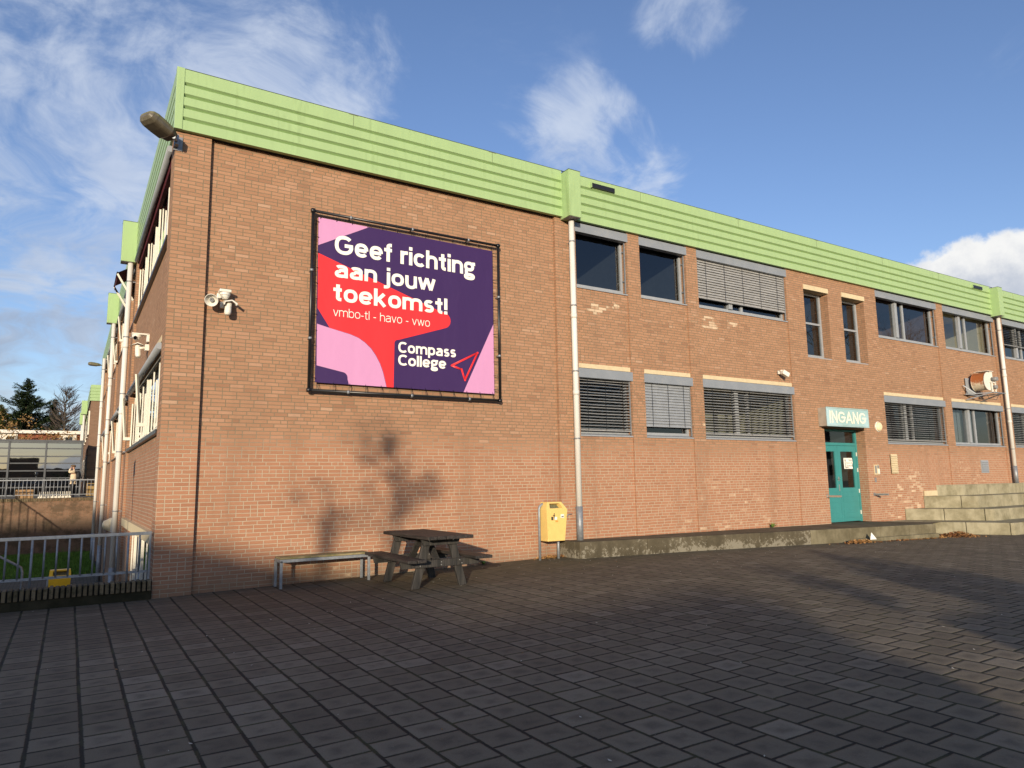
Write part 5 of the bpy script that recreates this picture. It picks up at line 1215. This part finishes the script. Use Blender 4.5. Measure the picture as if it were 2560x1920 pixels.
# behind the camera: what casts the long shadows and shows in the panes
ob=thing('opposite_building',(-50,-50,0),'pale brick building across the plaza behind the viewer','building')
t=NT('pale_block'); P=t.geo()['Position']; M['pale']=t.bsdf(t.mix(t.noise(P,3,4),(.42,.38,.26),(.52,.47,.33)),.85,.2)
m=MB(); m.box(-110,-45,-60,-42.01,-.1,14.4); m.box(-45,-28.85,-60,-42,-.1,9.66); m.box(-28.849,-27,-60,-42,-.1,8.85); m.box(-26.999,-18.9,-43.2,-42,-.1,7.75); m.build('wall',M['pale'],ob)
for k in range(10):
    for z in (1,4.5): m=MB(); m.box(-100+k*8,-96+k*8,-41.99,-41.9,z,z+1.8); m.build('window',M['lens'],ob)
bushtree((-20.8,-44,0),8.3,1.7,'leafy tree at the corner of the building behind the viewer',31,M['hedge'],2600,'leafy_tree')
def clump_tree(lab,base,pts,rad,n,seed):
    rnd=random.Random(seed); T0=thing('young_tree',base,lab,'tree'); l=Vector(base); y0=base[1]; k_=.08-y0
    c3_=[Vector((x-.68*k_,y0+rnd.uniform(-.4,.4),z+.205*k_)) for x,z in pts]
    m=MB(); top=max(c3_,key=lambda v:v.z); m.tube([l,Vector((l.x,l.y,min(v.z for v in c3_)-.3)),top],[.06,.05,.015],6)
    for c in c3_: m.tube([Vector((l.x+(top.x-l.x)*.4,l.y,c.z-.45)),c],[.03,.012],5)
    m.build('trunk',M['bark'],T0)
    m=MB()
    for c in c3_:
        for i in range(n):
            d=Vector((rnd.gauss(0,1),rnd.gauss(0,1),rnd.gauss(0,1)))*rad*.55; s_=rnd.uniform(.03,.075)
            u=Vector((rnd.gauss(0,1),rnd.gauss(0,1),rnd.gauss(0,1))).normalized(); v=u.cross(Vector((rnd.gauss(0,1),rnd.gauss(0,1),rnd.gauss(0,1)))).normalized()
            m.face([c+d-u*s_,c+d+v*s_*.7,c+d+u*s_,c+d-v*s_*.7])
    m.build('crown',M['hedge'],T0,closed=False)
clump_tree('young tree behind the viewer whose branchy shadow falls on the brick wall',(3.91-.68*22.08,-22,0),[(3.74, 2.55), (3.69, 2.32), (3.89, 2.16), (3.91, 1.94), (3.82, 1.76), (3.51, 1.45), (4.44, 1.73), (4.57, 1.56), (4.01, 1.53), (3.82, 1.13), (3.97, 1.3), (4.52, 1.38), (3.43, 2.43), (3.41, 2.05), (3.63, 0.87)],.25,30,61)
clump_tree('smaller young tree beside the taller one behind the viewer',(2.53-.68*22.08,-22,0),[(2.84, 1.46), (2.94, 1.27), (2.46, 1.2), (2.53, 0.96), (2.58, 0.67), (2.99, 0.9)],.26,28,62)
for k,(x0_,x1_,h,lb) in enumerate(((-6.4,-4.0,2.75,'unseen steel frame added behind the viewer to cast a shadow, the left one'),(-2.3,-.6,2.85,'unseen steel frame added behind the viewer to cast a shadow, the right one'))):
    sh=thing('shadow_frame',((x0_+x1_)/2,-21,0),lb,'shadow caster')  # added unseen frames, shaped only to throw shadows on the paving
    m=MB(); m.box(x0_,x1_,-21.6,-21,h-.22,h); m.build('roof',M['greyp'],sh)
    for xx in (x0_+.05,x1_-.05): m=MB(); m.box(xx-.06,xx+.06,-21.06,-20.94,0,h-.22); m.build('post',M['galv'],sh)
lp2=thing('lamp_post',(-4.2,-.9,0),'lamp post left of the plaza whose thin shadow falls on the left facade','lamp')
m=MB(); m.tube([(-4.2,-.9,0),(-4.2,-.9,3.25)],.045,8); m.build('post',M['galv'],lp2); m=MB(); m.tube([(-4.2,-.9,3.15),(-4.2,-.9,3.45)],.13,12); m.build('lamp_head',M['white'],lp2)
rh=thing('mirror_block',(0,-85,0),'dark long block added far behind the viewer for the glass front to mirror','building')  # unseen block added so the glass front mirrors something dark
m=MB(); m.box(-16,9,-92,-84,-.1,5.8); m.box(-12,-7,-92,-84.5,5.8,8.2); m.build('wall',M['brick_wing'],rh)
bushtree((-1.3,-21.8,0),4.75,.8,'bushy young tree on the plaza behind the viewer',41,M['hedge'],1500,'young_tree')
GB='bare trees beyond the plaza reflected in the windows'
for k,(x,y,h,sd) in enumerate(((44,-18,17,51),(56,-20,19,52),(68,-25,19,53))): bare_tree((x,y,0),h,'big bare tree beyond the right side of the plaza, mirrored in the upper windows',.42,sd,5,.62,.12,GB)

# ------------------------------------------------------------------ camera
a,b,c=5.60464951e-01,1.38715475e-01,-1.57550676e-02
f=Vector((math.sin(a)*math.cos(b),math.cos(a)*math.cos(b),math.sin(b))); r=Vector((math.cos(a),-math.sin(a),0)); u=r.cross(f)
r2=r*math.cos(c)+u*math.sin(c); u2=-r*math.sin(c)+u*math.cos(c)
cam=D.cameras.new('camera'); co=D.objects.new('camera',cam); COL.objects.link(co)
mt=Matrix((( r2.x,u2.x,-f.x,-1.12371756),(r2.y,u2.y,-f.y,-11.82633178),(r2.z,u2.z,-f.z,1.61308816),(0,0,0,1))); co.matrix_world=mt
cam.sensor_width=36; cam.lens=1755.99851/2560*36; cam.clip_end=2000; cam.clip_start=.05
S.camera=co
def raydir(x,y):
    v=r2*((x-1280)/1755.99851)-u2*((y-960)/1755.99851)+f; return v.normalized()
# ------------------------------------------------------------------ sun and sky
sd=Vector((.68,1,-.205)).normalized()
L=D.lights.new('sun','SUN'); L.energy=5.0; L.angle=R(.55); L.color=(1,.85,.65)
lo=D.objects.new('sun',L); COL.objects.link(lo); lo.rotation_euler=sd.to_track_quat('-Z','Y').to_euler()
W=D.worlds.new('World'); S.world=W; W.use_nodes=True
class WT(NT):
    def __init__(s,t): s.t=t
t=WT(W.node_tree); W.node_tree.nodes.clear()
out=t.n('ShaderNodeOutputWorld'); bg=t.n('ShaderNodeBackground'); bg.inputs[1].default_value=.15
sky=t.n('ShaderNodeTexSky'); sky.sky_type='NISHITA'; sky.sun_disc=False; sky.sun_elevation=math.asin(-sd.z); sky.sun_rotation=math.atan2(-sd.x,-sd.y)
sky.air_density=1.0; sky.dust_density=.6; sky.ozone_density=1.6
g=t.n('ShaderNodeTexCoord').outputs['Generated']
dx,dy,dz=t.sep(g)
den=t.M('ADD',t.M('MAXIMUM',dz,0.0),.16)
pl=t.comb(t.M('DIVIDE',dx,den),t.M('DIVIDE',dy,den),0.0)
warp=t.n('ShaderNodeTexNoise'); t.set(warp.inputs['Vector'],pl); warp.inputs['Scale'].default_value=1.1; warp.inputs['Detail'].default_value=3
plw=t.V('ADD',pl,t.V('MULTIPLY',t.V('SUBTRACT',warp.outputs[1],(.5,.5,.5)),(.9,.9,0)))
cs=t.V('MULTIPLY',plw,(1.0,.55,1))
n1=t.noise(cs,3.0,9,.60); n2=t.noise(plw,8.5,8,.65)
def blob(x,y,rad,inner=.0):
    d=raydir(x,y); dt=t.V('DOT_PRODUCT',t.V('NORMALIZE',g),tuple(d)); return t.sst(dt,math.cos(R(rad)),math.cos(R(inner)))
cov=None
for (x,y,rad,am) in ((60,330,25,.56),(330,120,14,.54),(590,220,9,.46),(150,820,19,.55),(830,130,8,.50),(1580,400,6.5,.44),(1470,330,6,.36),(1320,340,5,.24),(1330,40,9,.10),(1720,60,5,.30),(1560,470,4,.2),(1750,20,5,.22),(2260,420,4,.20),(0,600,15,.5),(2540,100,4,.14)):
    k=t.M('MULTIPLY',blob(x,y,rad),am); cov=k if cov is None else t.M('ADD',cov,k)
bk=t.V('DOT_PRODUCT',t.V('NORMALIZE',g),tuple(Vector((-.45,-.55,.72)).normalized())); cov=t.M('ADD',cov,t.M('MULTIPLY',t.sst(bk,.45,.85),.38))  # unseen cloud cover added behind the viewer to neutralise the blue ambient light
dens=t.M('ADD',t.M('MULTIPLY',n1,.72),t.M('MULTIPLY',n2,.28))
cl=t.sst(t.M('ADD',t.M('MULTIPLY_ADD',t.M('SUBTRACT',dens,.5),2.3,.5),t.M('MINIMUM',cov,.50)),.72,1.22)
cl=t.M('MULTIPLY',cl,t.sst(cov,.02,.22))
low=t.M('SUBTRACT',1,t.sst(dz,.05,.42))
shade=t.sst(t.noise(plw,2.3,6,.6),.35,.7)
ccol=t.mix(t.M('MULTIPLY',low,t.M('ADD',.45,t.M('MULTIPLY',shade,.4))),t.mix(shade,(4.4,4.8,5.5),(3.2,3.7,4.7)),(1.45,1.62,2.0))
skyc=t.n('ShaderNodeMix',data_type='RGBA',blend_type='MULTIPLY'); skyc.inputs[0].default_value=1; t.set(skyc.inputs[6],sky.outputs[0]); skyc.inputs[7].default_value=(.93,.97,1.24,1)
base=skyc.outputs[2]
c1_=t.mix(t.M('MULTIPLY',cl,.74),base,ccol)
# cumulus bank low on the right
cd=t.V('SUBTRACT',t.V('NORMALIZE',g),tuple(raydir(2560,700)))
ru=t.V('DOT_PRODUCT',cd,tuple(r2)); rv=t.V('DOT_PRODUCT',cd,tuple(u2))
nn=t.noise(g,13,8,.62); nb=t.noise(g,5.0,4,.5)
ed=t.M('ADD',t.M('ADD',t.M('POWER',t.M('ABSOLUTE',t.M('DIVIDE',ru,.104)),2.0),t.M('POWER',t.M('ABSOLUTE',t.M('DIVIDE',rv,.050)),2.0)),t.M('ADD',t.M('MULTIPLY',t.M('SUBTRACT',nn,.5),2.2),t.M('MULTIPLY',t.M('SUBTRACT',nb,.5),1.4)))
cm_=t.M('SUBTRACT',1,t.sst(ed,.75,1.15))
cshade=t.sst(t.M('ADD',t.M('MULTIPLY',rv,9),t.M('MULTIPLY',t.M('SUBTRACT',nn,.5),2.4)),-.45,.45)
c2_=t.mix(cm_,c1_,t.mix(cshade,(3.3,3.6,4.2),(5.7,5.7,5.65)))
t.set(bg.inputs[0],c2_); t.t.links.new(bg.outputs[0],out.inputs[0])
# ------------------------------------------------------------------ render settings
S.render.engine='CYCLES'; S.view_settings.view_transform='Standard'; S.view_settings.look='None'; S.view_settings.exposure=.13; S.view_settings.gamma=1
S.cycles.max_bounces=6; S.cycles.diffuse_bounces=3; S.cycles.glossy_bounces=3; S.cycles.transparent_max_bounces=12
S.cycles.caustics_reflective=False; S.cycles.caustics_refractive=False
